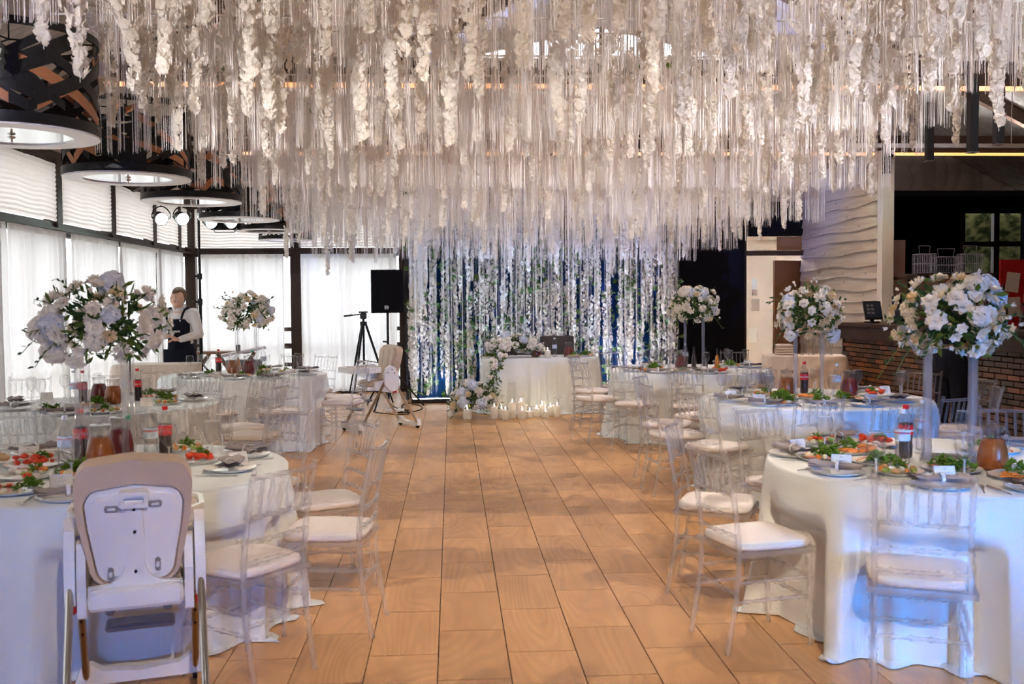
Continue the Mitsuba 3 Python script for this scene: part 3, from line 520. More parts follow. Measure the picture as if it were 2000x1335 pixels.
def food(kind, R, x, y, seed, label):
    r = np.random.default_rng(seed); k = thing(FOOD[kind][1], label, 'food'); z = ZT+.012
    def sp(base, ply, q, a, dz=0, rz=None, s=1.0, ry=0): put(base, ply, k, at(x+q*R*math.cos(a), y+q*R*math.sin(a), z+dz, r.uniform(0, 6) if rz is None else rz, s, 0, ry))
    a0 = r.uniform(0, 6)
    if kind == 'caprese':
        for i in range(9): sp('tomato_slice' if i % 2 else 'cheese_slice', FP['tomato' if i % 2 else 'cheese'], .55, a0+i*.33, .002, s=1.25, rz=a0+i*.33, ry=.35)
        sp('leaves', GR[0], .55, a0+3.9, 0, s=.9); sp('leaves', GR[1], .5, a0+4.9, 0, s=.8)
    elif kind == 'pickles':
        for i in range(16): sp(('tomato', 'cucumber', 'orange', 'cheese')[i % 4]+'_piece', FW[('tomato', 'cucumber', 'orange', 'cheese')[i % 4]], r.uniform(.1, .62), r.uniform(0, 6.3), r.uniform(0, .02))
        sp('leaves', GR[2], .3, a0, .004, s=.8)
    elif kind == 'greens':
        for i in range(6): sp(('roll', 'cheese_piece', 'meat_slice')[i % 3], (RO, FW['cheese'], FP['meat'])[i % 3], .6, a0+i*.4, .004*(i % 3), s=(.75, 1.1, 1.2)[i % 3])
        for i in range(3): sp('leaves', GR[i], .38, a0+2.6+i*1.1, 0, s=1.0)
    elif kind == 'peppers':
        for i in range(18): sp('pepper_piece', FW['tomato'], math.sqrt(r.uniform(0, 1))*.62, r.uniform(0, 6.3), r.uniform(0, .028), s=r.uniform(.8, 1.3))
        sp('leaves', GR[1], .2, a0, .02, s=.75); sp('cheese_piece', FW['cheese'], .2, a0+2, .03)
    elif kind == 'meat':
        for i in range(12): sp('meat_slice', FP['meat'], .5, a0+i*.5, .002+.001*i, s=1.7, ry=.15)
        sp('meat_slice', FP['meat'], 0, 0, .016, s=1.7)
    elif kind == 'rolls':
        for i in range(9): sp(('bread_roll', 'roll', 'cucumber_piece')[i % 3], (FW['bread'], RO, FW['cucumber'])[i % 3], .62, i*.7, 0, s=(1.1, .7, 1.0)[i % 3])
        for i in range(4): sp('cheese_piece', FW['cheese'], .25, i*1.6, .004)
        sp('leaves', GR[i % 3], .1, a0, .004, s=.8)
    elif kind == 'bread':
        for i in range(9): sp('bread_piece', FW['bread'], r.uniform(0, .6), r.uniform(0, 6.3), r.uniform(0, .025), s=1.5)
    else:
        for i in range(14): sp('salmon_slice', FP['orange'], .5+.1*(i % 2), a0+i*.3, .001*i, s=1.35, ry=.3)
        sp('dill', GR[2], .35, a0+5.2, .004, s=1.0)
# napkin fan: folded cloth lying on a plate, tied in the middle
def napkin():
    ms = []
    for j, (dz, sp_) in enumerate(((0, 0), (.006, .12), (.012, -.1))):
        rows = []
        for t in np.linspace(-1, 1, 13):
            w = .022+.038*abs(t)**1.3; zz = .012+.010*abs(t)+.004*math.sin(5*t+j)
            rows.append([(t*.118+.01*j, -w+sp_*abs(t)*.06, zz+dz), (t*.12, -w*.45, zz+dz+.010), (t*.122, 0, zz+dz+.002), (t*.12, w*.45, zz+dz+.011), (t*.118, w+sp_*abs(t)*.06, zz+dz)])
        ms.append(sheet(rows))
    return cat(ms)
NAP = P(napkin(), 'm_napkin', 60); NAPR = P(mv(lathe([(.024, -.008), (.026, 0), (.024, .008)], 14), (0, 0, .024), (1, 1, 1), ry=PI/2), 'm_plate', True)
def card_mesh(): return cat([sheet([[(-.045, -.022, 0), (.045, -.022, 0)], [(-.045, 0, .062), (.045, 0, .062)]]), sheet([[(-.045, .022, 0), (.045, .022, 0)], [(-.045, .0012, .062), (.045, .0012, .062)]])])
CARD = P(card_mesh(), 'm_paper')
def scribble(seed):
    r = np.random.default_rng(seed); ms = []
    for row, (w, zz) in enumerate(((.014, .050), (.05, .034), (.036, .017))):
        t = np.linspace(0, 1, 34); x = -w/2+w*t; z = zz+(.0022+.0012*r.uniform())*np.sin(t*w*r.uniform(700, 900))+.001*np.sin(t*13+r.uniform(0, 6)); y = -.022*(1-z/.062)-.0008
        pts = np.stack([x, y, z], -1); ms.append(tube(pts, .00045, 3, False))
    return cat(ms)
SCR = [P(scribble(i), 'm_ink') for i in range(3)]
def cutlery(kind):
    if kind == 'fork': return cat([mv(box(.006, .12, .002, (0, -.03, .004), .0008)), box(.017, .022, .002, (0, .04, .005), .0008)]+[box(.0025, .04, .0015, (dx, .069, .006)) for dx in (-.0065, -.0022, .0022, .0065)])
    return cat([box(.008, .09, .003, (0, -.05, .004), .001), box(.015, .11, .0018, (0.002, .05, .004), .0006)])
FORK, KNIFE = P(cutlery('fork'), 'm_steel'), P(cutlery('knife'), 'm_steel')
def bottle_parts(kind):
    if kind in ('water', 'cola'):
        pr = [(1e-4, .004), (.026, .0), (.032, .008), (.033, .06), (.030, .085), (.033, .11), (.034, .165), (.031, .19), (.018, .222), (.0125, .232), (.0125, .245)]
        body = P(lathe(pr, 20), 'm_glass', True); fill = .17 if kind == 'cola' else .15
        inn = [(1e-4, .006), (.024, .003), (.030, .010), (.031, .06), (.028, .085), (.031, .11), (.032, fill), (1e-4, fill)]
        out = [('bottle_body', body), ('drink', P(lathe(inn, 20), 'm_cola' if kind == 'cola' else 'm_wine', True))]
        out.append(('label_band', P(lathe([(.0338, .112), (.0352, .116), (.0356, .160), (.034, .164)], 24), 'm_redlabel' if kind == 'cola' else 'm_bluelabel', True)))
        out.append(('cap', P(mv(cyl(.0145, .240, .260, 14)), 'm_redcap' if kind == 'cola' else 'm_white', 30)))
        txt, h, mat = ('Coca-Cola', .013, 'm_paper') if kind == 'cola' else ('МОРШИНСЬКА', .0085, 'm_redlabel')
        t = tm(meshkit.text_mesh(txt, h, .0006, True)); v = t[0].copy(); w = v[:, 0].max(); a = (v[:, 0]-w/2)/.0356
        v = np.stack([(.0356+v[:, 2])*np.sin(a), -(.0356+v[:, 2])*np.cos(a), v[:, 1]+(.131 if kind == 'cola' else .146)], -1); out.append(('lettering', P((v, t[1]), mat)))
        return out
    pr = [(1e-4, .003), (.024, .0), (.028, .006), (.028, .085), (.024, .115), (.012, .165), (.0105, .21), (.012, .215)]
    liq = {'green': 'm_redjuice', 'orange': 'm_orangejuice', 'dark': 'm_cola'}[kind]
    return [('bottle_body', P(lathe(pr, 18), 'm_glass', True)), ('drink', P(lathe([(1e-4, .004), (.0265, .004), (.0265, .085), (.022, .115), (.0105, .16), (1e-4, .16)], 18), liq, True)), ('cap', P(cyl(.0125, .212, .234, 12), 'm_greencap' if kind == 'green' else 'm_blackplastic', 30))]
prin('m_orangejuice', (0.62, 0.22, 0.015), 0.2)
BOT = {k: bottle_parts(k) for k in ('water', 'cola', 'green', 'orange', 'dark')}
BL = {'water': 'clear plastic water bottle with pale blue label', 'cola': 'cola bottle with red cap and red label', 'green': 'slim glass bottle with green cap', 'orange': 'slim bottle of orange juice', 'dark': 'slim dark bottle'}
JB = P(lathe([(1e-4, .003), (.055, .0), (.066, .012), (.070, .045), (.060, .10), (.045, .145), (.043, .175), (.049, .195)], 26), 'm_glass', True)
def handle(): return tube(arc([(.050, 0, .170), (.085, 0, .175), (.100, 0, .13), (.092, 0, .08), (.066, 0, .062)], 14), .0055, 7)
JH = P(handle(), 'm_glass', True); JR = P(lathe([(.044, .172), (.0505, .192), (.0515, .198), (.047, .199), (.046, .192)], 24), 'm_glass', True)
JL = {k: P(lathe([(1e-4, .006), (.053, .004), (.063, .014), (.067, .045), (.0575, .10), (.0445, .138), (1e-4, .138)], 24), {'amber': 'm_amber', 'red': 'm_redjuice'}[k], True) for k in ('amber', 'red')}
JLID = P(lathe([(1e-4, .212), (.012, .212), (.014, .203), (.046, .200), (.047, .197), (1e-4, .197)], 20), 'm_glass', True)
BOWL = P(lathe([(1e-4, .002), (.025, .0), (.045, .03), (.047, .035), (.043, .033), (.022, .006), (1e-4, .005)], 24), 'm_plate', True)
for ti, (t, d) in enumerate(ITEMS.items()):
    (cx, cy), R, _ = TABLES[t]; nm = TNAME[t]
    def clampxy(x, y, lim):
        q = math.hypot(x-cx, y-cy); m = R-lim
        return (cx+(x-cx)*m/q, cy+(y-cy)*m/q) if q > m else (x, y)
    def ordered(lst): return sorted(lst, key=lambda c: screen_x(c[0], c[1]))
    pl = ordered(d['platter']); kinds = {}
    for q in pl: kinds.setdefault(q[2], []).append(q)
    for q, o in zip(pl, ordinals(len(pl))):
        x, y = clampxy(q[0], q[1], q[3]+.01); s = q[3]
        put('serving_plate', dish(s), None, at(x, y, ZT), f'white serving plate on the {nm}, {o} of these plates', 'plate', 'serving plates on the round tables')
        n_ = kinds[q[2]]; w = '' if len(n_) == 1 else f', {ordinals(len(n_))[n_.index(q)]} such'
        food(q[2], s, x, y, 100+ti*20+int(100*x) % 17, f'{FOOD[q[2]][0]} on a plate on the {nm}{w}')
    st = ordered(d['setting'])
    for q, o in zip(st, ordinals(len(st))):
        a = math.radians(q[2]); x, y = clampxy(q[0], q[1], .135)
        put('dinner_plate', dish(.125), None, at(x, y, ZT), f'white dinner plate under a folded napkin on the {nm}, {o}', 'plate', 'dinner plates on the round tables')
        k = thing('folded_napkin', f'grey folded napkin lying on a dinner plate on the {nm}, {o}', 'napkin', 'folded napkins on the round tables')
        M = at(x, y, ZT+.013, a+PI/2+.35); put('cloth', NAP, k, M); put('tie', NAPR, k, M, 'white tie ring')
        for nme, ply, dx in (('fork', FORK, -.155), ('knife', KNIFE, .15)):
            fx, fy = x-dx*math.sin(a)*-1*-1, y+dx*math.cos(a)
            if math.hypot(fx-cx, fy-cy) < R-.06: put(nme, ply, None, at(fx, fy, ZT, a-PI/2), f'steel {nme} beside the {o} dinner plate on the {nm}', nme, 'cutlery on the round tables')
    cd = ordered(d['card'])
    for i, (q, o) in enumerate(zip(cd, ordinals(len(cd)))):
        k = thing('name_card', f'white folded name card with script writing on the {nm}, {o}', 'card', 'name cards on the round tables'); M = at(q[0], q[1], ZT+.003, math.radians(q[2]))
        put('card', CARD, k, M); put('handwriting', SCR[i % 3], k, M)
    gl = ordered(d['glass'])
    for q, o in zip(gl, ordinals(len(gl))):
        k = thing('wine_glass', f'clear stemmed wine glass on the {nm}, {o} of its glasses', 'glass', 'wine glasses on the round tables'); x, y = clampxy(q[0], q[1], .04)
        put('bowl', GL, k, at(x, y, ZT, 0, 1.05)); put('rim', GLR, k, at(x, y, ZT, 0, 1.05)); put('stem', GLS, k, at(x, y, ZT, 0, 1.05))
    bt = ordered(d['bottle']); bk = {}
    for q in bt: bk.setdefault(q[2], []).append(q)
    for q in bt:
        n_ = bk[q[2]]; o = '' if len(n_) == 1 else ', '+ordinals(len(n_))[n_.index(q)]+' such bottle'
        k = thing('bottle', f'{BL[q[2]]} on the {nm}{o}', 'bottle', 'drink bottles on the round tables')
        for b, p in BOT[q[2]]: put(b, p, k, at(q[0], q[1], ZT, -YAW*0-math.atan2(q[0], q[1])))
    jg = ordered(d['jug'])
    for q in jg:
        k = thing('glass_jug', f'glass jug of {"amber compote" if q[2] == "amber" else "dark red juice"} with a lid on the {nm}', 'jug', 'glass jugs on the round tables'); M = at(q[0], q[1], ZT, 0.3 if t[0] == 'R' else 2.6)
        for b, p in (('jug_body', JB), ('handle', JH), ('rim', JR), ('lid', JLID), ('juice', JL[q[2]])): put(b, p, k, M)
put('sauce_bowl', BOWL, None, at(3.18, 7.36, ZT), 'small white sauce bowl on the middle right table behind a name card', 'bowl')
put('sauce_bowl', BOWL, None, at(-2.08, 5.24, ZT), 'small white sauce bowl on the near left table', 'bowl')

# ------------------------------------------------------------------ flowers
def orient(p, n, spin=0.0, s=1.0):
    n = np.asarray(n, float); n = n/np.linalg.norm(n); a = np.cross(n, [0.3, 0.2, 0.9] if abs(n[2]) < 0.9 else [1, 0, 0]); a /= np.linalg.norm(a); b = np.cross(n, a)
    c, q = math.cos(spin), math.sin(spin); a, b = c*a+q*b, c*b-q*a
    m = np.eye(4); m[:3, 0], m[:3, 1], m[:3, 2], m[:3, 3] = a*s, b*s, n*s, p
    return m
def petal(w, l, curl, n=3):
    rows = []
    for i in range(n+1):
        t = i/n; ww = w*math.sin(PI*min(1, .18+.78*t))**.7; z = curl*t*t; y = l*t
        rows.append([(-ww, y, z+.25*ww), (0, y+.02, z), (ww, y, z+.25*ww)])
    return sheet(rows)
def rose(seed):
    r = np.random.default_rng(seed); ms = []
    for k, (n, tilt, rad, l) in enumerate(((4, 1.35, .05, .62), (5, 1.05, .12, .72), (6, .72, .20, .78), (7, .40, .26, .80))):
        for i in range(n):
            m = petal(.40+.05*k, l, -.35 if k > 1 else -.1, 2); m = mv(m, (0, rad, 0), rx=tilt+r.uniform(-.1, .1)); ms.append(mv(m, (0, 0, .02*(4-k)), rz=2*PI*i/n+k*.6+r.uniform(-.15, .15)))
    ms.append(sph(.22, (0, 0, .38), (1, 1, 1.2), 1)); return cat(ms)
def hydrangea(seed):
    r = np.random.default_rng(seed); ms = []; N = 60
    for i in range(N):
        z = 1-1.55*(i+.5)/N; a = i*2.39996; q = math.sqrt(max(0, 1-z*z)); d = np.array([q*math.cos(a), q*math.sin(a), z])
        sp = r.uniform(0, 6); f = []
        for k in range(4): f.append(mv(sheet([[(-.12, .02, 0), (.12, .02, 0)], [(-.16, .22, .06), (.16, .22, .06)], [(-.05, .33, .02), (.05, .33, .02)]]), rz=k*PI/2+sp))
        m = cat(f); M = orient(d*r.uniform(.74, 1.06), d+r.normal(0, .35, 3)); ms.append((m[0]@M[:3, :3].T+M[:3, 3], m[1]))
    return cat(ms)
def lisianthus(seed):
    r = np.random.default_rng(seed); ms = []
    for i in range(6): ms.append(mv(mv(petal(.44, .95, -.25, 3), (0, .06, 0), rx=.85+r.uniform(-.15, .15)), (0, 0, -.1), rz=2*PI*i/6))
    for i in range(4): ms.append(mv(mv(petal(.34, .72, -.1, 2), (0, .05, 0), rx=1.15), (0, 0, 0), rz=2*PI*i/4+.4))
    return cat(ms)
def mum(seed):
    r = np.random.default_rng(seed); ms = []
    for i in range(90):
        z = 1-1.1*(i+.5)/90; a = i*2.39996; q = math.sqrt(max(0, 1-z*z)); d = np.array([q*math.cos(a), q*math.sin(a), z*.75+.05]); M = orient(d*.25, d+r.normal(0, .06, 3), r.uniform(0, 6))
        m = M_([[-.05, 0, 0], [.05, 0, 0], [-.08, 0.02, .55], [.08, .02, .55], [0, .06, .75]], [[0, 1, 3], [0, 3, 2], [2, 3, 4]]); ms.append((m[0]@M[:3, :3].T+M[:3, 3], m[1]))
    return cat(ms)
def budm(seed): return cat([mv(petal(.30, .9, -.22, 3), (0, .06, 0), rx=1.32, rz=2*PI*i/4) for i in range(4)]+[mv(sph(.26, (0, 0, .3), (1, 1, 1.6), 1))])
BLOOM = {'rose': [P(rose(i), 'm_petal', 60) for i in (1, 2)], 'hydrangea': [P(hydrangea(3), 'm_petal')], 'hydrangea_blue': [P(hydrangea(4), 'm_petal_blue')], 'lisianthus': [P(lisianthus(i), 'm_petal', 60) for i in (5, 6)],
         'chrysanthemum': [P(mum(7), 'm_petal')], 'bud': [P(budm(8), 'm_petal', 60)], 'aster': [P(mum(9), 'm_petal_cream')]}
def leaf(l, w):
    return M_([[0, 0, 0], [-w*.7, .3*l, .10*w], [w*.7, .3*l, .10*w], [-w, .6*l, .16*w], [w, .6*l, .16*w], [0, l, 0], [0, .3*l, -.1*w], [0, .62*l, -.12*w]],
              [[0, 6, 1], [0, 2, 6], [1, 6, 7], [1, 7, 3], [6, 2, 4], [6, 4, 7], [3, 7, 5], [7, 4, 5]])
def tr(m, M): return (m[0]@M[:3, :3].T+M[:3, 3], m[1])
def foliage(seed, n, c, R, lmin, lmax, zlo=-1.0, wide=.2, inner=.35, outer=1.08):
    r = np.random.default_rng(seed); ms = []; c = np.asarray(c, float); R = np.asarray(R, float)
    for i in range(n):
        while True:
            d = r.normal(0, 1, 3); d /= np.linalg.norm(d)
            if d[2] > zlo: break
        q = r.uniform(inner, outer); l = r.uniform(lmin, lmax); M = orient(c+d*R*q, np.cross(d, r.normal(0, 1, 3)), 0)
        up = d+r.normal(0, .55, 3); M2 = np.eye(4); y = up/np.linalg.norm(up); x = np.cross(y, r.normal(0, 1, 3)); x /= np.linalg.norm(x); z = np.cross(x, y)
        M2[:3, 0], M2[:3, 1], M2[:3, 2], M2[:3, 3] = x, y, z, c+d*R*q-y*l*.5
        ms.append(tr(leaf(l, l*r.uniform(wide*.6, wide)), M2))
    return cat(ms)
def sprig(p, d, l, n, seed, sag=.25, size=.035):
    r = np.random.default_rng(seed); p = np.asarray(p, float); d = np.asarray(d, float)/np.linalg.norm(d); t = np.linspace(0, 1, 8); pts = p+d*l*t[:, None]+np.array([0, 0, -sag*l])*(t**2)[:, None]
    st = tube(pts, .0018, 4, False); ms = []
    for i in range(n):
        u = (i+1)/n; q = p+d*l*u+np.array([0, 0, -sag*l])*u*u; y = d*.6+r.normal(0, .7, 3); y /= np.linalg.norm(y); x = np.cross(y, r.normal(0, 1, 3)); x /= np.linalg.norm(x)
        M = np.eye(4); M[:3, 0], M[:3, 1], M[:3, 2], M[:3, 3] = x, y, np.cross(x, y), q; ms.append(tr(leaf(size*r.uniform(.7, 1.2), size*.22), M))
    return st, cat(ms)
def bouquet(k, c, R, seed, nb, sizes, zlo=-.75, sprigs=10, fol=430, kinds=('rose', 'lisianthus', 'bud', 'rose', 'hydrangea', 'lisianthus', 'chrysanthemum', 'bud', 'rose', 'aster'), fl=(.04, .085), dark='m_leaf_dark'):
    r = np.random.default_rng(seed); c = np.asarray(c, float); R = np.asarray(R, float)
    for i in range(nb):
        z = 1-(1-zlo)*(i+.5)/nb; a = i*2.39996+r.uniform(-.3, .3); q = math.sqrt(max(0, 1-z*z)); d = np.array([q*math.cos(a), q*math.sin(a), z]); kd = kinds[int(r.integers(0, len(kinds)))]
        if kd == 'hydrangea' and r.uniform() < .35: kd = 'hydrangea_blue'
        s = r.uniform(*sizes)*{'hydrangea': 1.25, 'hydrangea_blue': 1.25, 'chrysanthemum': 1.15, 'bud': .62, 'aster': .9}.get(kd, 1.0); rad = r.uniform(.80, 1.06)+(.12 if kd == 'bud' else 0)
        pl = BLOOM[kd]; nrm = d/R*R.mean()+r.normal(0, .22, 3)
        put({'hydrangea_blue': 'hydrangea'}.get(kd, kd), pl[i % len(pl)], k, T4(orient(c+d*R*rad, nrm, r.uniform(0, 6), s)), 'pale blue hydrangea head' if kd == 'hydrangea_blue' else None)
    put('foliage', P(foliage(seed+1, fol//2, c, R, *fl, zlo=zlo-.1), 'm_leaf'), k, kind='stuff'); put('foliage', P(foliage(seed+2, fol//2, c, R*.92, *fl, zlo=zlo-.1, wide=.2), dark), k, kind='stuff')
    st, lf = [], []
    for i in range(sprigs):
        a = r.uniform(0, 2*PI); e = r.uniform(-.55, .9); d = np.array([math.cos(a)*math.cos(e), math.sin(a)*math.cos(e), math.sin(e)]); s, l = sprig(c+d*R*.6, d, .75*R.mean()*r.uniform(.8, 1.25), 9, seed*7+i, sag=.15 if e > 0 else .6)
        st.append(s); lf.append(l)
    if st: put('stems', P(cat(st), 'm_stem'), k, kind='stuff'); put('sprig_leaves', P(cat(lf), dark), k, kind='stuff')
FL = {'L1': ((-1.70, 4.98), 1.42, (.285, .28, .215), 76, (.033, .050)), 'L3': ((-2.22, 10.95), 1.40, (.27, .26, .215), 72, (.034, .050)), 'R3': ((2.72, 11.05), 1.44, (.27, .26, .22), 72, (.036, .052)),
      'R2': ((2.82, 7.72), 1.40, (.25, .24, .23), 84, (.034, .050)), 'R1': ((2.40, 4.66), 1.42, (.26, .25, .215), 96, (.032, .047))}
for i, (t, ((x, y), z, R, nb, sz)) in enumerate(FL.items()):
    nm = TNAME[t]
    k = thing('flower_stand', f'tall stand of four clear acrylic columns in the middle of the {nm}', 'flower stand', 'clear flower stands'); a0 = {'L1': .15, 'R1': -.475, 'R2': -.35, 'L3': .1, 'R3': -.24}[t]
    w = .10 if t != 'L1' else .105; zt = z-R[2]*.55; th = .0135 if t != 'R1' else .016
    for sx in (-1, 1):
        for sy in (-1, 1): put('column', P(mv(box(2*th, 2*th, zt-ZT-.01, (0, 0, (zt+ZT)/2+.004), .002), (x+w*(sx*math.cos(a0)-sy*math.sin(a0)), y+w*(sx*math.sin(a0)+sy*math.cos(a0)), 0)), 'm_acrylic', 30), k)
    for zz, b in ((ZT+.006, 'base_plate'), (zt+.006, 'top_plate')): put(b, P(mv(box(2*w+.06, 2*w+.06, .010, (0, 0, 0), .002), (x, y, zz), rz=a0), 'm_acrylic'), k)
    k = thing('bouquet', f'round bouquet of white roses and hydrangeas on the clear stand of the {nm}', 'bouquet', 'tall table bouquets')
    bouquet(k, (x, y, z+.02), R, 43+i*10, nb, sz, sprigs=16 if t == 'L1' else 10)

# ------------------------------------------------------------------ head table in front of the flower wall
HX, HY, HA, HB = 1.22, 13.80, .80, .42
t = thing('head_table', 'long head table under a pale floor-length cloth in front of the flower wall', 'table')
sqf = lambda th: (np.abs(np.cos(th)/HA)**4+np.abs(np.sin(th)/HB)**4)**(-1/4)
put('tablecloth', P(mv(round_cloth(HA, 51, n=360, sq=sqf, gather=.028), (HX, HY, 0)), 'm_cloth', True), t)
put('tabletop', P(bx(HX-HA+.1, HX+HA-.1, HY-HB+.08, HY+HB-.08, .715, .745), 'm_brownwood'), t)
for sx in (-1, 1):
    for sy in (-1, 1): put('leg', P(rod((HX+sx*.6, HY+sy*.28, 0), (HX+sx*.6, HY+sy*.28, .715), .02), 'm_steel'), t)
for i, x in enumerate((.96, 1.56)):
    k = thing('upholstered_chair', f'dark grey upholstered chair behind the head table, {"left, half hidden by flowers" if i == 0 else "right, behind the jug"}', 'chair', 'dark chairs of the head table')
    bk = prism(sbox(-.22, .45, .22, .98).buffer(.03), .07, 'y'); bk = mv(bk, (x, 14.72, 0)); put('backrest', P(bk, 'm_fabric_grey', 30), k)
    put('seat', P(box(.48, .48, .10, (x, 14.50, .44), .03), 'm_fabric_grey', 30), k)
    for sx in (-1, 1):
        for sy in (-1, 1): put('leg', P(rod((x+sx*.2, 14.5+sy*.2, 0), (x+sx*.19, 14.5+sy*.19, .40), .015), 'm_blackplastic'), k)
k = thing('table_garland', 'cascading arrangement of white roses and greenery lying on the head table', 'flower arrangement')
bouquet(k, (.86, 13.54, .90), (.36, .20, .17), 201, 60, (.040, .060), zlo=-.2, sprigs=16, fol=420, kinds=('rose', 'rose', 'lisianthus', 'bud', 'hydrangea', 'bud'))
r = np.random.default_rng(77)
casc = arc([(.66, 13.32, .82), (.58, 13.20, .64), (.53, 13.10, .42), (.40, 13.04, .30), (.30, 13.02, .22)], 20)
put('foliage', P(cat([foliage(300+i, 16, p, (.09, .06, .06), .04, .09) for i, p in enumerate(casc)]), 'm_leaf'), k, kind='stuff')
for i in range(26):
    p = casc[int(r.integers(0, 17))]+r.normal(0, .045, 3)*np.array([1, .3, 1])+np.array([0, -.05, 0]); kd = ('bud', 'rose', 'lisianthus')[i % 3]
    put(kd, BLOOM[kd][0], k, T4(orient(p, (r.normal(0, .4), -1, .4), r.uniform(0, 6), r.uniform(.026, .044))))
k = thing('floor_arrangement', 'white flower arrangement standing on the floor before the head table among candles', 'flower arrangement')
bouquet(k, (.28, 13.10, .22), (.34, .17, .23), 221, 44, (.042, .066), zlo=-.55, sprigs=14, fol=420, kinds=('rose', 'hydrangea', 'lisianthus', 'bud', 'aster', 'chrysanthemum'))
# candles in glass cylinders
FLAME = P(lathe([(1e-4, 0), (.006, .006), (.0075, .014), (.004, .028), (1e-4, .042)], 10), 'm_flame', True)
CAND = [(-.02, 13.30, .055, .105, .20), (.19, 12.92, .058, .13, .135), (.54, 12.86, .050, .165, .235), (.68, 12.80, .050, .13, .16), (.78, 12.96, .053, .205, .46), (.90, 13.04, .050, .21, .28), (.90, 12.84, .054, .11, .19), (.64, 13.0, .045, .12, .30),
        (1.01, 13.00, .050, .085, .15), (1.11, 13.10, .045, .11, .14), (1.19, 13.18, .052, .15, .20), (1.22, 13.00, .050, .075, .11), (1.30, 13.16, .045, .12, .16), (1.38, 13.06, .050, .15, .25)]
CL = ['leftmost on the floor beside the flower arrangement', 'second from left, in front of the floor flowers', 'just right of the floor flowers', 'shortest wide one nearest the camera', 'tallest glass, in the middle of the row', 'thick one behind the tallest glass', 'wide low one right of the tallest glass', 'mostly hidden behind two others right of the flowers', 'low one left of the table cloth middle',
      'small one behind the low ones', 'taller one at the back near the cloth', 'lowest one at the front right', 'small one at the back right', 'rightmost of the row by the cloth hem']
sd = sorted(range(len(CAND)), key=lambda i: screen_x(CAND[i][0], CAND[i][1]))
def candle(x, y, z, rad, h, gh, label, grp):
    k = thing('candle', label, 'candle', grp); n = 20
    put('wax', P(mv(lathe([(1e-4, .003), (rad-.005, .003), (rad-.0045, .006), (rad-.0045, h-.008), (rad-.008, h-.001), (rad*.55, h-.006), (1e-4, h-.008)], n), (x, y, z)), 'm_wax', 50), k)
    put('glass_cylinder', P(mv(lathe([(1e-4, .0005), (rad, .0005), (rad, gh)], n), (x, y, z)), 'm_pane', 50), k); put('glass_rim', P(mv(lathe([(rad, gh-.002), (rad+.0012, gh), (rad, gh+.002), (rad-.0012, gh), (rad, gh-.002)], n), (x, y, z)), 'm_glassrim', True), k)
    put('wick', P(rod((x, y, z+h-.008), (x, y, z+h+.008), .0012, 5), 'm_black'), k)
    put('flame', emit({**FLAME, 'to_world': at(x, y, z+h+.004)}, np.array((1.0, .55, .2))*KF, .25), k)
for j, i in enumerate(sd):
    x, y, rad, h, gh = CAND[i]; o = ordinals(len(sd))[j]; candle(x, y, 0, rad, h, gh, f'lit white pillar candle in a glass cylinder on the floor, {o}', 'candles on the floor')
candle(1.30, 13.50, TZ, .046, .10, .13, 'lit white candle in a glass standing on the head table beside the jug', None)
def place_jug(x, y, col, label):
    k = thing('glass_jug', label, 'jug'); M = at(x, y, TZ, -.2)
    for b, p in (('jug_body', JB), ('handle', JH), ('rim', JR), ('lid', JLID), ('juice', JL[col])): put(b, p, k, M)
place_jug(1.60, 13.62, 'red', 'glass jug of dark red juice on the head table before the right chair'); place_jug(1.16, 13.72, 'red', 'glass jug half hidden behind the flowers of the head table')
k = thing('bottle', 'clear water bottle on the head table between the two jugs', 'bottle')
for b, p in BOT['water']: put(b, p, k, at(1.42, 13.74, TZ))
for x, y, kd, o in ((.52, 13.60, 'greens', 'left of the flowers'), (1.66, 13.47, 'rolls', 'in front of the red jug'), (1.86, 13.66, 'greens', 'at its right end')):
    put('serving_plate', dish(.12), None, at(x, y, TZ+.001), f'white serving plate on the head table {o}', 'plate'); food(kd, .12, x, y, 900+int(x*100), f'{FOOD[kd][0]} on a plate on the head table {o}')
k = thing('glass_vase', 'empty clear glass cylinder on the head table at the left of the flowers', 'vase'); put('glass', P(mv(lathe([(1e-4, 0), (.045, 0), (.045, .25)], 20), (.50, 13.82, TZ+.001)), 'm_glass', 50), k)

# ------------------------------------------------------------------ hanging flowers and string fringes under the ceiling
def strand(seed, L, R, n, fl):
    """a hanging wisteria strand: florets of four cupped petals round a thin stem, top at z = 0."""
    r = np.random.default_rng(seed); ms = []
    for i in range(n):
        u = (i+r.uniform(0, 1))/n; a = r.uniform(0, 2*PI); rad = R*(.35+.65*r.uniform()**.5)*(1.0 if u < .75 else 1.25-u*.95+.5*.0); z = -L*u
        d = np.array([math.cos(a), math.sin(a), r.uniform(-.75, .1)]); M = orient((rad*math.cos(a)+.012*math.sin(u*9+seed), rad*math.sin(a), z), d, r.uniform(0, 6), fl*r.uniform(.75, 1.2))
        f = []
        for k in range(4): f.append(mv(M_([[-.28, .05, .0], [.28, .05, 0], [-.48, .62, .28], [.48, .62, .28], [0, 1.0, .18]], [[0, 1, 3], [0, 3, 2], [2, 3, 4]]), rz=k*PI/2+r.uniform(-.2, .2)))
        ms.append(tr(cat(f), M))
    return cat(ms)
def strand_stem(L): return tube([(0, 0, 0), (.006, 0, -L*.5), (0, .004, -L-.03)], .0016, 4, False)
SL = [1.0, .86, 1.12, .94, 1.05, .8]
ST = [P(strand(60+i, L, .042, int(140*L), .0245), 'm_petal') for i, L in enumerate(SL)]
SS = [P(strand_stem(L), 'm_thread') for L in SL]
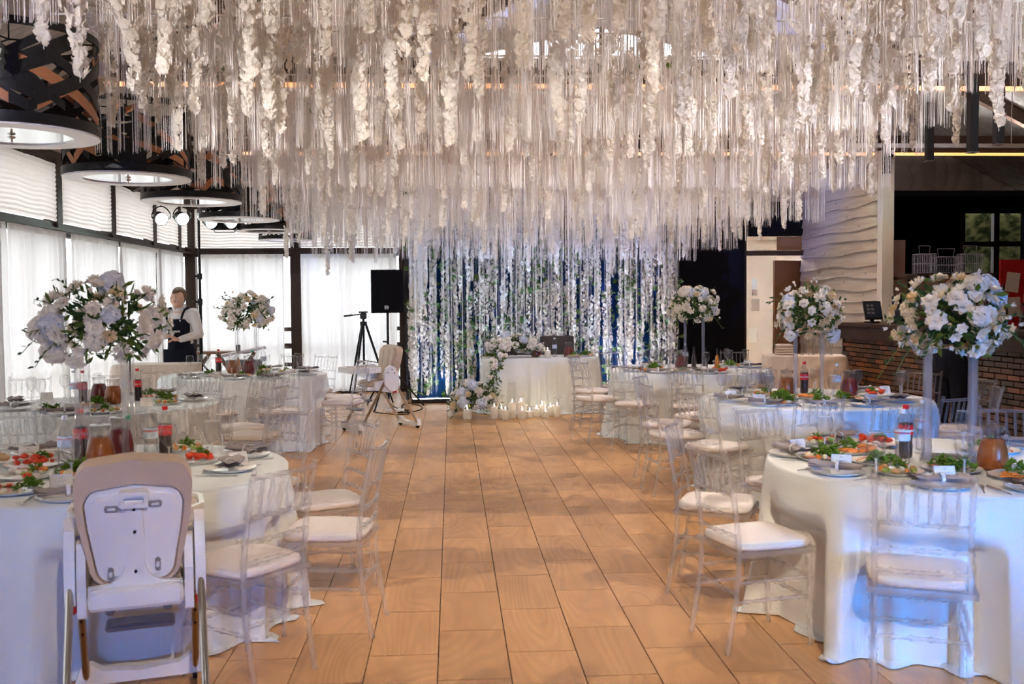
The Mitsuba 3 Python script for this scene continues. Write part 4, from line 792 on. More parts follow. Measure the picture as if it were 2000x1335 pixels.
def thread_bundle(n, w, z0, z1, r, seed):
    g = np.random.default_rng(seed); ms = []
    for i in range(n):
        x, y = g.normal(0, w), g.normal(0, .010); zz = z1+g.uniform(-.02, .035); x2, y2 = x*.85+g.normal(0, .004), y+g.normal(0, .004)
        an = g.uniform(0, 2); q = np.array([[math.cos(an+k*2.094), math.sin(an+k*2.094)] for k in range(3)])*r
        v = np.array([[x+a, y+b, z0] for a, b in q]+[[x2+a, y2+b, zz+.012] for a, b in q]+[[x2+g.normal(0, .003), y2, zz]])
        ms.append(M_(v, [[0, 3, 4], [0, 4, 1], [1, 4, 5], [1, 5, 2], [2, 5, 3], [2, 3, 0], [3, 6, 4], [4, 6, 5], [5, 6, 3]]))
    return cat(ms)
ZH = 3.46
ROWS = [  # y, left x, right x, fringe end at left / right (0: none), flower ends, flowers per metre
    (5.15, -1.7, 3.3, 0, 0, 2.93, 3.6), (5.58, -2.55, 3.9, 3.06, 3.04, 2.80, 4.2), (6.35, -2.50, 4.2, 3.02, 3.0, 2.74, 4.0), (6.85, -2.50, 4.2, 2.92, 2.98, 2.70, 3.4), (7.22, -2.50, 3.35, 2.60, 2.78, 2.66, 3.0),
    (7.9, -2.45, 4.2, 2.84, 2.92, 2.62, 3.2), (8.6, -2.40, 4.2, 2.80, 2.80, 2.58, 3.0), (9.30, -2.50, 4.2, 2.60, 2.58, 2.62, 3.0), (10.2, -2.40, 4.2, 2.72, 2.66, 2.46, 3.0), (11.05, -2.2, 4.2, 2.62, 2.40, 2.42, 2.8),
    (11.9, -2.48, 4.2, 2.50, 2.52, 2.40, 2.8), (12.8, -2.3, 4.2, 2.44, 2.48, 2.34, 2.6), (13.75, -2.2, 4.15, 2.40, 2.36, 2.30, 2.4), (14.35, -2.48, 4.2, 2.32, 2.26, 2.20, 2.4), (14.95, -2.48, 3.7, 2.20, 2.12, 2.02, 2.6)]
def in_drum(x, y, q): return any(math.hypot(x-xd, y-yd) < q for xd, yd in ((-2.63, 6.2), (-2.63, 8.36), (-2.66, 10.5), (-2.66, 12.78), (-2.66, 14.84)))
r = np.random.default_rng(5); garl, fri = [], []
for ri, (y, x0, x1, zl, zr, zf, dens) in enumerate(ROWS):
    k = thing('hanging_rail', f'thin white rail under the ceiling carrying flowers and fringes, {WN[ri]} row from the camera', 'rail', 'rails of the hanging decoration')
    put('rail_tube', P(rod((x0-.14, y+.012, ZH+.008), (x1+.14, y+.012, ZH+.008), .008, 6), 'm_white'), k)
    for x in np.linspace(x0, x1, 5): put('suspension_wire', P(rod((x, y, ZH+.015), (x, y, roof_z(x)), .0015, 4), 'm_steel'), k)
    n = int((x1-x0)*dens)
    for i in range(n):
        x = x0+(x1-x0)*(i+.5)/n+r.uniform(-.10, .10); v = int(r.integers(0, 6)); e = zf+r.uniform(-.10, .34); s = r.uniform(.9, 1.15)*(1.4 if y < 7 else 1.05); L = SL[v]*s
        top = min(ZH, e+L)
        if y < 7.1 and -.03 < screen_x(x, y) < .20 and r.uniform() < .4: continue
        if not in_drum(x, y, .58): garl.append((x, y+r.uniform(-.05, .05), e, v, s, L, ri))
    if zl > 0:
        n = int((x1-x0)/.075)
        for i in range(n):
            x = x0+(x1-x0)*(i+.5)/n+r.uniform(-.035, .035); t = (x-x0)/(x1-x0)
            if not in_drum(x, y, .59): fri.append((x, y+.012, zl+(zr-zl)*t+r.uniform(-.005, .005), ri))
ONES = ['first', 'second', 'third', 'fourth', 'fifth', 'sixth', 'seventh', 'eighth', 'ninth']; TENS = ['', '', 'twenty', 'thirty', 'forty', 'fifty', 'sixty', 'seventy', 'eighty', 'ninety']; TENTH = ['', '', 'twentieth', 'thirtieth', 'fortieth', 'fiftieth', 'sixtieth', 'seventieth', 'eightieth', 'ninetieth']
def nth(i): return WN[i] if i < 19 else (TENTH[(i+1)//10] if (i+1) % 10 == 0 else TENS[(i+1)//10]+'-'+ONES[(i+1) % 10-1])
def row_ord(lst):
    out = {}; seen = {}
    for q in sorted(lst, key=lambda q: q[0]): i = seen.get(q[-1], 0); seen[q[-1]] = i+1; out[q] = f'{WN[q[-1]]} rail from the camera, {nth(i)} from left'
    return out
garl.sort(key=lambda g: g[1]); fri.sort(key=lambda g: g[1])
def strand_at(g, base, label, group):
    x, y, e, v, s, L = g[:6]; z = e+L; k = thing(base, label, 'flower garland', group); M = at(x, y, z, (x*37+y*11) % 6.28, s)
    put('florets', ST[v], k, M, kind='stuff'); put('stem', SS[v], k, M)
    if z < ZH-.02: put('cord', P(rod((x, y, z), (x, y, ZH+.008), .0012, 4), 'm_thread'), k)
vis = [g for g in garl if abs(screen_x(g[0], g[1])) < .55]
GN = 300
gl_ = row_ord(vis[:GN])
for g in vis[:GN]: strand_at(g, 'hanging_garland', 'white wisteria strand on the '+gl_[g], 'wisteria strands under the ceiling')
rest = []
for x, y, e, v, s, L, _ in vis[GN:]:
    m = strand(60+v, SL[v], .042, int(62*SL[v]), .034); rest.append(mv(m, (x, y, e+L), s, rz=(x*37) % 6.28)); rest.append(rod((x, y, e+L-.9*L), (x, y, ZH+.008), .0012, 4))
if rest: put('distant_garlands', P(cat(rest), 'm_petal'), None, None, 'white wisteria strands hanging from the farthest ceiling rails', 'flower garlands', kind='stuff')
visf = [f for f in fri if abs(screen_x(f[0], f[1])) < .55]
FB = [(P(thread_bundle(9, .022, 0, -1, .0019, 300+i), 'm_thread')) for i in range(6)]
fl_ = row_ord(visf[:300])
for i, (x, y, z, _) in enumerate(visf[:300]):
    put('string_fringe', FB[i % 6], None, T4(np.array([[1, 0, 0, x], [0, 1, 0, y], [0, 0, ZH-z, ZH], [0, 0, 0, 1.0]])), 'white string bundle on the '+fl_[visf[i]], 'string fringe', 'string fringes under the ceiling')
put('distant_fringes', P(cat([mv(thread_bundle(9, .024, ZH, z, .0021, 400+i), (x, y, 0)) for i, (x, y, z, _) in enumerate(visf[300:])]), 'm_thread'), None, None, 'thin white strings hanging from the farther ceiling rails', 'string fringes', kind='stuff')
# green leaves among the flowers
g = []
for i in range(150):
    x, y, e, v, s, L = garl[int(r.integers(0, len(garl)))][:6]; zz = e+L*r.uniform(.5, 1.3)
    if zz > ZH or in_drum(x, y, .75): continue
    for q in range(5): g.append(mv(leaf(.075, .02), (x+r.normal(0, .03), y+r.normal(0, .03), zz+r.normal(0, .08)), rx=PI+r.normal(0, .6), ry=r.normal(0, .6), rz=r.uniform(0, 6)))
put('garland_leaves', P(cat(g), 'm_leaf'), None, None, 'green leaves among the hanging white flowers', 'leaves', kind='stuff')
# ------------------------------------------------------------------ the flower wall behind the head table
BX0, BX1, BY = -.72, 3.60, 15.62
struct('wall_backdrop', bx(BX0+.05, BX1-.05, BY, BY+.05, 0.02, 3.3), 'm_backdrop', label='deep blue backdrop panel behind the flower wall')
k = thing('backdrop_frame', 'dark frame that the flower wall hangs from', 'frame')
put('top_bar', P(bx(BX0, BX1, BY-.36, BY-.32, 3.30, 3.34), 'm_blackplastic'), k)
for x in (BX0+.02, BX1-.02): put('post', P(bx(x-.02, x+.02, BY-.04, BY+.0, 0, 3.34), 'm_blackplastic'), k); put('cross_arm', P(bx(x-.02, x+.02, BY-.36, BY, 3.30, 3.34), 'm_blackplastic'), k)
STW = [P(strand(160+i, L, .036, int(100*L), .025), 'm_petal') for i, L in enumerate(SL)]
r = np.random.default_rng(8); ns = 0
for layer, (zt, n) in enumerate(((3.25, 44), (2.50, 44), (1.80, 46), (1.16, 50), (1.10, 14))):
    for i in range(n):
        x = BX0+.06+(BX1-BX0-.12)*(i+.5)/n+r.uniform(-.05, .05); v = int(r.integers(0, 6)); s = r.uniform(.85, 1.12); z = zt+r.uniform(-.24, .24)*(1 if layer < 3 else .5)
        if layer == 4: x = BX0+.02+r.uniform(0, .35); z = r.uniform(1.0, 3.0)
        L = SL[v]*s; z = max(min(z, 3.28), L+.03); y = BY-.06-.20*r.uniform()
        if ns >= 210: break
        ns += 1
        kk = thing('wisteria_strand', f'white wisteria strand on the blue flower wall, {("top", "upper middle", "lower middle", "bottom", "left edge")[layer]} tier, {nth(i)} from left', 'flower garland', 'wisteria strands of the flower wall'); M = at(x, y, z, r.uniform(0, 6), s)
        put('florets', STW[v], kk, M, kind='stuff'); put('stem', SS[v], kk, M); 
        if z < 3.27: put('cord', P(rod((x, y, z), (x, y, 3.31), .0015, 4), 'm_thread'), kk)
for i in range(52):
    x = BX0+.05+(BX1-BX0-.1)*(i+.5)/52+r.uniform(-.03, .03); z = .12 if i % 3 else r.uniform(.9, 2.0)
    put('wall_fringe', FB[i % 6], None, T4(np.array([[.6, 0, 0, x], [0, 1, 0, BY-.30+r.uniform(-.03, .03)], [0, 0, 3.30-z, 3.30], [0, 0, 0, 1.0]])), f'bundle of long white strings before the flower wall, {nth(i)} from left', 'string fringe', 'string fringes of the flower wall')
for j_, (x, z) in enumerate(((-.62, 1.5), (-.56, 1.15), (-.50, 1.7), (-.45, 1.42), (-.52, 2.0), (-.38, 1.9))):
    put('wall_fringe', FB[2], None, T4(np.array([[1.0, 0, 0, x], [0, 1, 0, BY-.36], [0, 0, 3.30-z, 3.30], [0, 0, 0, 1.0]])), f'thick white string tassel at the left edge of the flower wall, {nth(j_)} hung', 'string fringe', 'tassels at the edge of the flower wall')
g = []
for i in range(1900):
    x, z = r.uniform(BX0, BX1), r.uniform(.05, 3.2)
    if meshkit.fbm(np.array([x*2.2, z*1.7, 4.]), 3, 2) < .46 and r.uniform() < .75: continue
    g.append(mv(leaf(.13*r.uniform(.6, 1.2), .042), (x, BY-.07-.15*r.uniform(), z), rx=PI*.9+r.normal(0, .5), ry=r.normal(0, .6), rz=r.normal(0, .6)))
put('wall_ivy', P(cat(g), 'm_leaf'), None, None, 'green ivy leaves covering parts of the flower wall', 'ivy', kind='stuff')
def led_bar(x0, x1, label):
    k = thing('light_bar', label, 'light'); put('housing', P(bx(x0, x1, 15.02, 15.12, .005, .06, .006), 'm_blackplastic'), k)
    n = 12
    for i in range(n):
        x = x0+(x1-x0)*(i+.5)/n; put('diode', P(mv(cyl(.014, 0, .004, 8), (x, 15.07, .060)), 'm_paper'), k)
    scene[k+'__lens_strip'] = emit(P(mv(box(x1-x0-.04, .03, .004), ((x0+x1)/2, 15.085, .0665), rx=-.35), 'm_white'), np.array((0.62, 0.82, 1.0))*KU, 3)
led_bar(-.62, .06, 'low black light bar washing the left foot of the flower wall')
led_bar(2.05, 2.85, 'low black light bar behind the far right table washing the flower wall')
for i, x in enumerate((-.25, .9, 2.2, 3.1)):
    spot(f'wall_wash_{i}', (x, 14.98, .10), (x+.1, 15.55, 1.35), np.array((.16, .36, 1.0) if i < 2 else (.26, .34, 1.0))*KU*.16, 50, 30, 2)

# ------------------------------------------------------------------ drum lamps along the left windows
def band(a0, a1, z0, z1, R, w=.055, n=12):
    rows = []
    for i in range(n+1):
        t = i/n; a = a0+(a1-a0)*t; z = z0+(z1-z0)*t; rows.append([(R*math.cos(a), R*math.sin(a), z-w/2), (R*math.cos(a), R*math.sin(a), z+w/2)])
    o = sheet(rows); return cat([o, mv((o[0]*np.array([.993, .993, 1]), o[1][:, ::-1]))])
r = np.random.default_rng(3); DR, DH = .50, .60; DB = []
for i in range(48):
    a = r.uniform(0, 2*PI); sp = r.choice([-1, 1])*r.uniform(.7, 1.5); up = r.uniform(.3, 1); z0 = r.uniform(.07, .2); z1 = min(DH-.04, z0+up*.5)
    DB.append(P(band(a, a+sp, z0, z1, DR*(.995-.006*(i % 4)), r.uniform(.05, .085)), 'm_copper' if i % 4 == 1 else 'm_blackplastic', True))
ringm = lambda R0, R1, z0, z1, n=48: lathe([(R0, z0), (R1, z0), (R1, z1), (R0, z1), (R0, z0)], n)
D_LOW, D_TOP = P(ringm(DR-.012, DR+.004, .012, .075), 'm_blackplastic', 30), P(ringm(DR-.012, DR+.002, DH-.045, DH), 'm_blackplastic', 30)
D_RING = P(ringm(.345, DR-.004, 0, .012), 'm_white', 30); D_DISC = P(cyl(.346, .008, .016, 48), 'm_mirror', 30); D_FIN = P(lathe([(1e-4, -.035), (.008, -.03), (.006, -.012), (.022, -.008), (.022, .002), (.006, .006), (1e-4, .008)], 14), 'm_steel', True)
D_SPK = P(cat([rod((0, 0, DH-.02), (DR*math.cos(a), DR*math.sin(a), DH-.02), .006, 5) for a in (0.3, 2.4, 4.5)]), 'm_blackplastic')
for i, y in enumerate((6.2, 8.36, 10.5, 12.78, 14.84, 16.3)):
    k = thing('drum_lamp', f'black and copper woven drum pendant lamp, {("nearest, cut by the left edge", "second", "third", "fourth", "fifth", "farthest, small near the back corner")[i]} of the row', 'lamp', 'woven drum lamps')
    x = -2.63 if i < 2 else -2.66; M = at(x, y, (2.55, 2.555, 2.575, 2.575, 2.575, 2.53)[i], 1.1*i, 1.0 if i < 5 else .85)
    for b, p in (('bottom_hoop', D_LOW), ('top_hoop', D_TOP), ('diffuser_ring', D_RING), ('mirror_disc', D_DISC), ('finial', D_FIN), ('spoke', D_SPK)): put(b, p, k, M)
    for p in DB: put('woven_band', p, k, M)
    put('suspension_cord', P(rod((x, y, 3.13), (x, y, roof_z(x)+.01), .005, 6), 'm_black'), k)
# ------------------------------------------------------------------ stage lights on a stand
def tripod_base(k, x, y, zj, sp, r=.011, mat='m_blackplastic', a0=.4):
    for i in range(3):
        a = a0+i*2*PI/3; put('leg', P(rod((x, y, zj), (x+sp*math.cos(a), y+sp*math.sin(a), .008), r, 8), mat), k)
        put('brace', P(rod((x, y, zj*.45), (x+sp*.55*math.cos(a), y+sp*.55*math.sin(a), zj*.45), r*.7, 6), mat), k)
SX, SY = -3.43, 13.85
k = thing('light_stand', 'tall black stand with a crossbar carrying stage lights before the left window corner', 'stand')
tripod_base(k, SX, SY, .72, .55, .013); put('pole', P(cat([rod((SX, SY, .1), (SX, SY, 1.6), .022, 10), rod((SX, SY, 1.5), (SX, SY, 2.9), .017, 10)]), 'm_blackplastic', 30), k)
for z in (.72, 1.55, 1.9): put('collar', P(cyl(.032, z-.04, z+.04, 12, (SX, SY)), 'm_blackplastic', 30), k); put('knob', P(rod((SX-.02, SY-.02, z), (SX-.07, SY-.05, z+.01), .012), 'm_blackplastic'), k)
put('crossbar', P(box(1.15, .04, .04, (SX, SY, 2.90)), 'm_blackplastic'), k)
def par_can(x, y, z, tgt, label):
    k = thing('stage_light', label, 'stage light', 'stage lights on the stand'); d = np.array(tgt, float)-np.array([x, y, z]); d /= np.linalg.norm(d); M = orient((x, y, z), d)
    put('can', P(tr(lathe([(1e-4, -.15), (.05, -.15), (.075, -.12), (.088, -.02), (.092, .02), (.086, .02), (.082, -.005), (1e-4, -.005)], 24), M), 'm_blackplastic', 40), k)
    scene[name('lens', k)] = emit(P(tr(cyl(.080, -.004, .004, 24), M), 'm_white'), np.array((.82, 1.0, .93))*KP, 5)
    n = 0
    for j in range(7):
        a = j*PI/3; q = 0 if j == 6 else .048; put('diode_ring', P(tr(mv(lathe([(.016, .0045), (.019, .0045), (.019, .007), (.016, .007), (.016, .0045)], 12), (q*math.cos(a), q*math.sin(a), 0)), M), 'm_greyplastic'), k)
    put('yoke', P(cat([tube(arc([(x-.105, y, z), (x-.105, y, z+.10), (x, y, z+.17), (x+.105, y, z+.10), (x+.105, y, z)], 13), .008, 6), rod((x, y, z+.16), (x, y, 2.885), .010)]), 'm_blackplastic'), k)
for i, x in enumerate((-3.90, -3.62, -3.24, -2.97)): par_can(x, SY-.10, 2.675 if i < 2 else 2.63, (.6+.3*i, 7.5+.6*i, .1), f'lit round stage light on the black stand, {ordinals(4)[i]}')
k = thing('control_box', 'black box mounted on the crossbar behind the right stage lights', 'box'); put('case', P(box(.42, .10, .24, (-3.09, SY+.12, 2.66), .01), 'm_blackplastic'), k); put('bracket', P(tube([(-3.25, SY+.06, 2.56), (-3.22, SY+.03, 2.50), (-2.96, SY+.03, 2.50), (-2.93, SY+.06, 2.56)], .008, 6), 'm_steel'), k); put('clamp', P(box(.05, .12, .16, (-3.09, SY+.06, 2.84)), 'm_blackplastic'), k)
k = thing('light_stand', 'slim stand with two small lamp heads left of the waiter', 'stand'); tripod_base(k, -3.82, 12.05, .5, .32, .007); put('pole', P(rod((-3.82, 12.05, .1), (-3.82, 12.05, 1.55), .009), 'm_blackplastic'), k); put('head_bar', P(box(.16, .02, .02, (-3.82, 12.05, 1.555)), 'm_blackplastic'), k)
for i, x in enumerate((-3.875, -3.765)):
    kk = put('lamp_head', P(cat([cyl(.026, 1.57, 1.63, 14, (x, 12.05)), cyl(.034, 1.63, 1.67, 14, (x, 12.05))]), 'm_blackplastic', 30), k); put('visor', P(mv(cyl(.034, 0, .03, 14), (x, 12.03, 1.655), rx=PI/2), 'm_steel', 30), kk)
# ------------------------------------------------------------------ loudspeaker, camera tripod, cables
k = thing('loudspeaker', 'black loudspeaker on a pole left of the flower wall', 'loudspeaker'); x, y = -.93, 14.55
prof = [(-.21, .17), (.21, .17), (.215, -.05), (.12, -.20), (-.12, -.20), (-.215, -.05)]
put('cabinet', P(mv(prism(Polygon([(a, -b) for a, b in prof][::-1]).buffer(.012), .62), (x, y, 1.375)), 'm_black', 30), k)
gr = sheet([[(x+.205*math.sin(t), y-.205+.05*(1-math.cos(t))*2, z) for t in np.linspace(-1.2, 1.2, 13)] for z in (1.40, 1.97)]); put('grille', P(mv(gr, (0, -.0, 0)), 'm_black', True), k)
put('logo_plate', P(cat([box(.050, .006, .050, (x+.0, y-.214, 1.455))]), 'm_white'), k); put('logo_field', P(box(.042, .004, .042, (x, y-.2175, 1.455)), 'm_black'), k)
t_ = tm(meshkit.text_mesh('EV', .026, .002, True)); put('logo_letters', P((np.stack([t_[0][:, 0]-t_[0][:, 0].max()/2+x, y-.2195-t_[0][:, 2], t_[0][:, 1]+1.442], -1), t_[1][:, ::-1]), 'm_white'), k)
k = thing('speaker_stand', 'black pole stand under the loudspeaker', 'stand'); tripod_base(k, x, y, .62, .52, .013, a0=.2); put('pole', P(rod((x, y, .12), (x, y, 1.376), .018, 10), 'm_blackplastic', 30), k); put('collar', P(cyl(.03, .60, .68, 12, (x, y)), 'm_blackplastic', 30), k); put('knob', P(rod((x, y, .95), (x-.07, y-.03, .96), .012), 'm_blackplastic'), k)
k = thing('camera_tripod', 'black camera tripod with a pan handle before the back curtains', 'tripod'); x, y = -1.32, 15.0
for i in range(3):
    a = -1.9+i*2*PI/3; e = (x+.43*math.cos(a), y+.43*math.sin(a), .01); m = (x+.22*math.cos(a), y+.22*math.sin(a), .62); put('leg', P(cat([rod((x+.035*math.cos(a), y+.035*math.sin(a), 1.20), m, .017), rod(m, e, .012)]), 'm_blackplastic'), k); put('spreader', P(rod((x, y, .66), m, .007, 6), 'm_blackplastic'), k)
put('centre_column', P(rod((x, y, .60), (x, y, 1.28), .016), 'm_blackplastic'), k); put('head', P(cat([cyl(.05, 1.18, 1.24, 14, (x, y)), box(.09, .10, .09, (x, y, 1.325), .012), box(.13, .08, .022, (x, y, 1.382), .006)]), 'm_blackplastic', 30), k); put('pan_handle', P(cat([rod((x-.04, y, 1.35), (x-.18, y, 1.335), .007), rod((x-.16, y, 1.337), (x-.29, y, 1.325), .013)]), 'm_blackplastic'), k)
r = np.random.default_rng(4)
for i, pts in enumerate(([(-.93, 14.4, .3), (-.8, 14.3, .012), (-.6, 14.0, .012), (-.75, 13.7, .012), (-.5, 13.9, .012), (-.62, 14.9, .012)], [(-1.1, 14.0, .012), (-.9, 13.6, .012), (-.6, 13.55, .012), (-.7, 14.2, .012), (-.64, 15.0, .012)])):
    put('power_cable', P(tube(arc(pts, 40), .006, 6), 'm_black', True), None, None, ('black cable looping on the floor under the loudspeaker', 'second black cable lying on the floor beside the high chair')[i], 'cable')
k = thing('power_strip', 'white power strip lying on the floor behind the high chair', 'power strip'); put('case', P(box(.26, .06, .05, (-.80, 13.85, .027), .008), 'm_white'), k)
for i in range(4): put('socket', P(cyl(.02, .052, .054, 14, (-.89+.06*i, 13.85)), 'm_greyplastic'), k)
# ------------------------------------------------------------------ high chairs
def rrect(x0, x1, z0, z1, r): return sbox(x0+r, z0+r, x1-r, z1-r).buffer(r)
def high_chair(x, y, ang, label, seed):
    k = thing('high_chair', label, 'high chair', 'high chairs'); M = at(x, y, 0, math.radians(ang-90), (.87, 1.0, 1.0))
    pb = lambda b, m, mat, sm=30, lb=None, par=None: put(b, P(m, mat, sm), par or k, M, lb)
    tilt = lambda m: mv(m, (0, -.10, .575), rx=.20)
    out = Polygon([(-.150, 0), (.150, 0), (.205, .24), (.212, .36), (.190, .418), (0, .437), (-.190, .418), (-.212, .36), (-.205, .24)]).buffer(.012).buffer(-.07).buffer(.07)
    inn = Polygon([(-.135, .0), (.135, .0), (.172, .20), (.182, .29), (.158, .332), (0, .350), (-.158, .332), (-.182, .29), (-.172, .20)]).buffer(-.05).buffer(.06)
    bk = pb('backrest', tilt(cat([mv(prism(out, .05, 'y'), (0, 0, 0)), mv(prism(out.buffer(-.03), .03, 'y'), (0, .05, 0)), mv(prism(out.difference(inn), .035, 'y'), (0, -.035, 0))])), 'm_leather', 40)
    for xx in (-.07, .07): pb('seam', tilt(tube([(xx, .082, .03), (xx*1.1, .084, .38)], .0035, 5)), 'm_leather', 40, None, bk)
    sh = tilt(cat([mv(prism(inn.buffer(-.006), .022, 'y'), (0, -.024, 0)), mv(prism(inn.buffer(-.03), .014, 'y'), (0, -.036, 0))])); bs = pb('back_shell', sh, 'm_white', 30)
    T_ = Polygon([(-.030, .06), (-.028, .30), (.028, .30), (.030, .06), (.05, .02), (.10, -.01), (.175, -.015), (.175, -.055), (-.175, -.055), (-.175, -.015), (-.10, -.01), (-.05, .02)]).buffer(.006); pb('back_column', tilt(mv(prism(T_, .016, 'y'), (0, -.052, 0))), 'm_white')
    pb('recline_handle', tilt(mv(prism(rrect(-.055, .055, .285, .345, .014).difference(rrect(-.038, .038, .302, .328, .008)), .030, 'y'), (0, -.072, 0))), 'm_white', 30)
    for xx, zz, w, h in ((-.085, .275, .052, .022), (.080, .285, .052, .022), (-.095, .03, .022, .05), (.085, .055, .022, .05)):
        s = pb('strap_slot', tilt(mv(prism(rrect(xx-w/2, xx+w/2, zz-h/2, zz+h/2, .010), .006, 'y'), (0, -.0415, 0))), 'm_greyplastic', 30); pb('slot_opening', tilt(mv(prism(rrect(xx-w*.3, xx+w*.3, zz-h*.2, zz+h*.2, .004), .004, 'y'), (0, -.0440, 0))), 'm_white', 30, None, s)
    for zz in (.275, .19, .04): pb('screw_hole', tilt(mv(prism(rrect(-.006, .006, zz-.006, zz+.006, .005), .003, 'y'), (0, -.0545, 0))), 'm_black')
    pb('seat', box(.34, .36, .07, (0, .06, .555), .03), 'm_leather', 40); pb('seat_base', cat([box(.38, .40, .045, (0, .05, .505), .015), box(.36, .045, .075, (0, -.165, .515), .012)]), 'm_white')
    for s in (-1, 1):
        pb('seat_arm', mv(prism(Polygon([(-.14, .46), (-.06, .46), (.16, .50), (.16, .58), (-.02, .60), (-.05, .70), (-.12, .70), (-.145, .60)]).buffer(.012), .036, 'x'), (s*.205-.018, 0, 0)), 'm_white')
        hs = pb('side_housing', mv(prism(Polygon([(-.10, .50), (-.02, .48), (.05, .56), (.05, .68), (.03, .74), (-.02, .765), (-.07, .74), (-.09, .66)]).buffer(.016), .042, 'x'), (s*.252-.021, 0, 0)), 'm_white', 30)
        for yy, zz in ((-.03, .735), (.025, .70), (-.06, .69)): pb('rivet', mv(prism(sbox(-.004, -.004, .004, .004).buffer(.004), .003, 'x'), (s*.2745-.0015, yy, zz)), 'm_greyplastic', 30, None, hs)
        pb('release_trigger', box(.03, .05, .045, (s*.245, -.075, .475), .006), 'm_red', 30, 'red release trigger')
        rl = pb('rear_leg', rod((s*.252, -.055, .62), (s*.258, -.385, .055), .0155, 12), 'm_steel', 30, 'shiny metal tube leg'); fl = pb('front_leg', rod((s*.235, .03, .62), (s*.238, .375, .055), .016, 12), 'm_gold', 30, 'bronze coloured tube leg with adjustment holes')
        for t in (.25, .36, .47, .58): pb('adjust_hole', sph(.006, (s*.2365, .03+.345*t-.012, .62-.565*t-.010), (1, 1, 1), 1), 'm_black', 30, None, fl)
        pb('belt', tube(arc([(s*.12, -.02, .66), (s*.20, -.06, .71), (s*.235, -.02, .70), (s*.23, .06, .62)], 12), .010, 6), 'm_greyplastic')
    for b, yy in (('front_foot', .385), ('rear_foot', -.395)):
        pg = Polygon([(-.28, .035), (-.255, .095), (-.215, .10), (-.17, .072), (0, .058), (.17, .072), (.215, .10), (.255, .095), (.28, .035), (.20, .030), (0, .030), (-.20, .030)]).buffer(.006); ft = pb(b, mv(prism(pg, .055, 'y'), (0, yy-.0275, .006)), 'm_white', 30)
        for s in (-1, 1): pb('caster', mv(cyl(.022, -.010, .010, 14), (s*.235, yy, .022), ry=PI/2), 'm_blackplastic', 30, 'black caster wheel', ft)
    tp = Polygon([(-.20, .10), (.20, .10), (.265, .20), (.265, .38), (.20, .45), (-.20, .45), (-.265, .38), (-.265, .20)]).buffer(.02); body = tp.difference(rrect(-.12, .12, .02, .16, .05))
    ty = pb('tray', cat([mv(prism(body, .045), (0, 0, .70)), mv(prism(body.difference(body.buffer(-.022)), .02), (0, 0, .745))]), 'm_white', 30); pb('tray_insert', mv(prism(body.buffer(-.03), .006), (0, 0, .745)), 'm_leather', 30, 'beige tray insert', ty)
    pb('tray_post', cat([box(.05, .05, .16, (s*.17, .16, .63), .012) for s in (0,)]), 'm_white'); pb('footrest', cat([box(.30, .12, .025, (0, .34, .27), .01), box(.04, .20, .03, (-.12, .27, .37), .01), box(.04, .20, .03, (.12, .27, .37), .01)]), 'm_greyplastic')
    return k
high_chair(-1.165, 3.70, 106, 'white and beige child high chair seen from behind at the near left table', 1)
high_chair(-.87, 12.06, 213, 'beige and white child high chair standing in the aisle before the loudspeaker', 2)

# ------------------------------------------------------------------ people
def hand(w, d, up, side):
    """palm and five bent fingers from the wrist w towards d; up: back of the hand; side: thumb side."""
    w, d, up = (np.asarray(q, float) for q in (w, d, up)); d = d/np.linalg.norm(d); up = up/np.linalg.norm(up); s = np.cross(d, up)*side
    ch = [[(w, .024), (w+d*.085, .026)], [(w+d*.02+s*.012, .020), (w+d*.085+s*.022, .016)], [(w+d*.02-s*.012, .020), (w+d*.08-s*.022, .015)]]
    for i, (o, l) in enumerate(((.030, .070), (.010, .080), (-.011, .073), (-.031, .056))):
        b = w+d*.088+s*o; ch.append([(w+d*.05+s*o*.8, .013), (b, .0095), (b+d*l*.5-up*.012, .0088), (b+d*l*.85-up*.034, .0078)])
    ch.append([(w+d*.02+s*.022, .014), (w+d*.055+s*.048, .0105), (w+d*.088+s*.052-up*.012, .009)]); return ch
def person_meshes(J):
    """J: joints in metres. Returns skin, top garment and trousers bones."""
    sk = [[(J['pelvis'], .13), (J['chest'], .14), (J['neck0'], .065), (J['neck1'], .055)], [(J['head'], .088), (J['crown'], .082)], [(J['head'], .080), (J['chin'], .040)], [(J['nose'], .014), (J['head'], .05)]]
    for s in 'LR':
        sk += [[(J['chest'], .10), (J['sh'+s], .062), (J['el'+s], .044), (J['wr'+s], .029)], [(J['hip'+s], .085), (J['kn'+s], .056), (J['an'+s], .040)], [(J['an'+s], .040), (J['toe'+s], .034)]]
        sk += hand(J['wr'+s], J['hd'+s], J['up'+s], J['th'+s])
    top = [[(J['pelvis'], .152), (J['waist'], .138), (J['chest'], .158)], [(J['chest'], .12), (J['neck0'], .074)]]
    for s in 'LR': top += [[(J['chest'], .118), (J['sh'+s], .078), (J['el'+s], .058), (J['wr'+s], .042)]]
    tr_ = [[(J['pelvis'], .158), (J['pelvis']+np.array([0, 0, -.08]), .152)]]
    for s in 'LR': tr_ += [[(J['pelvis'], .13), (J['hip'+s], .104), (J['kn'+s], .074), (J['an'+s], .060)]]
    return sk, top, tr_
V = lambda *a: np.array(a, float)
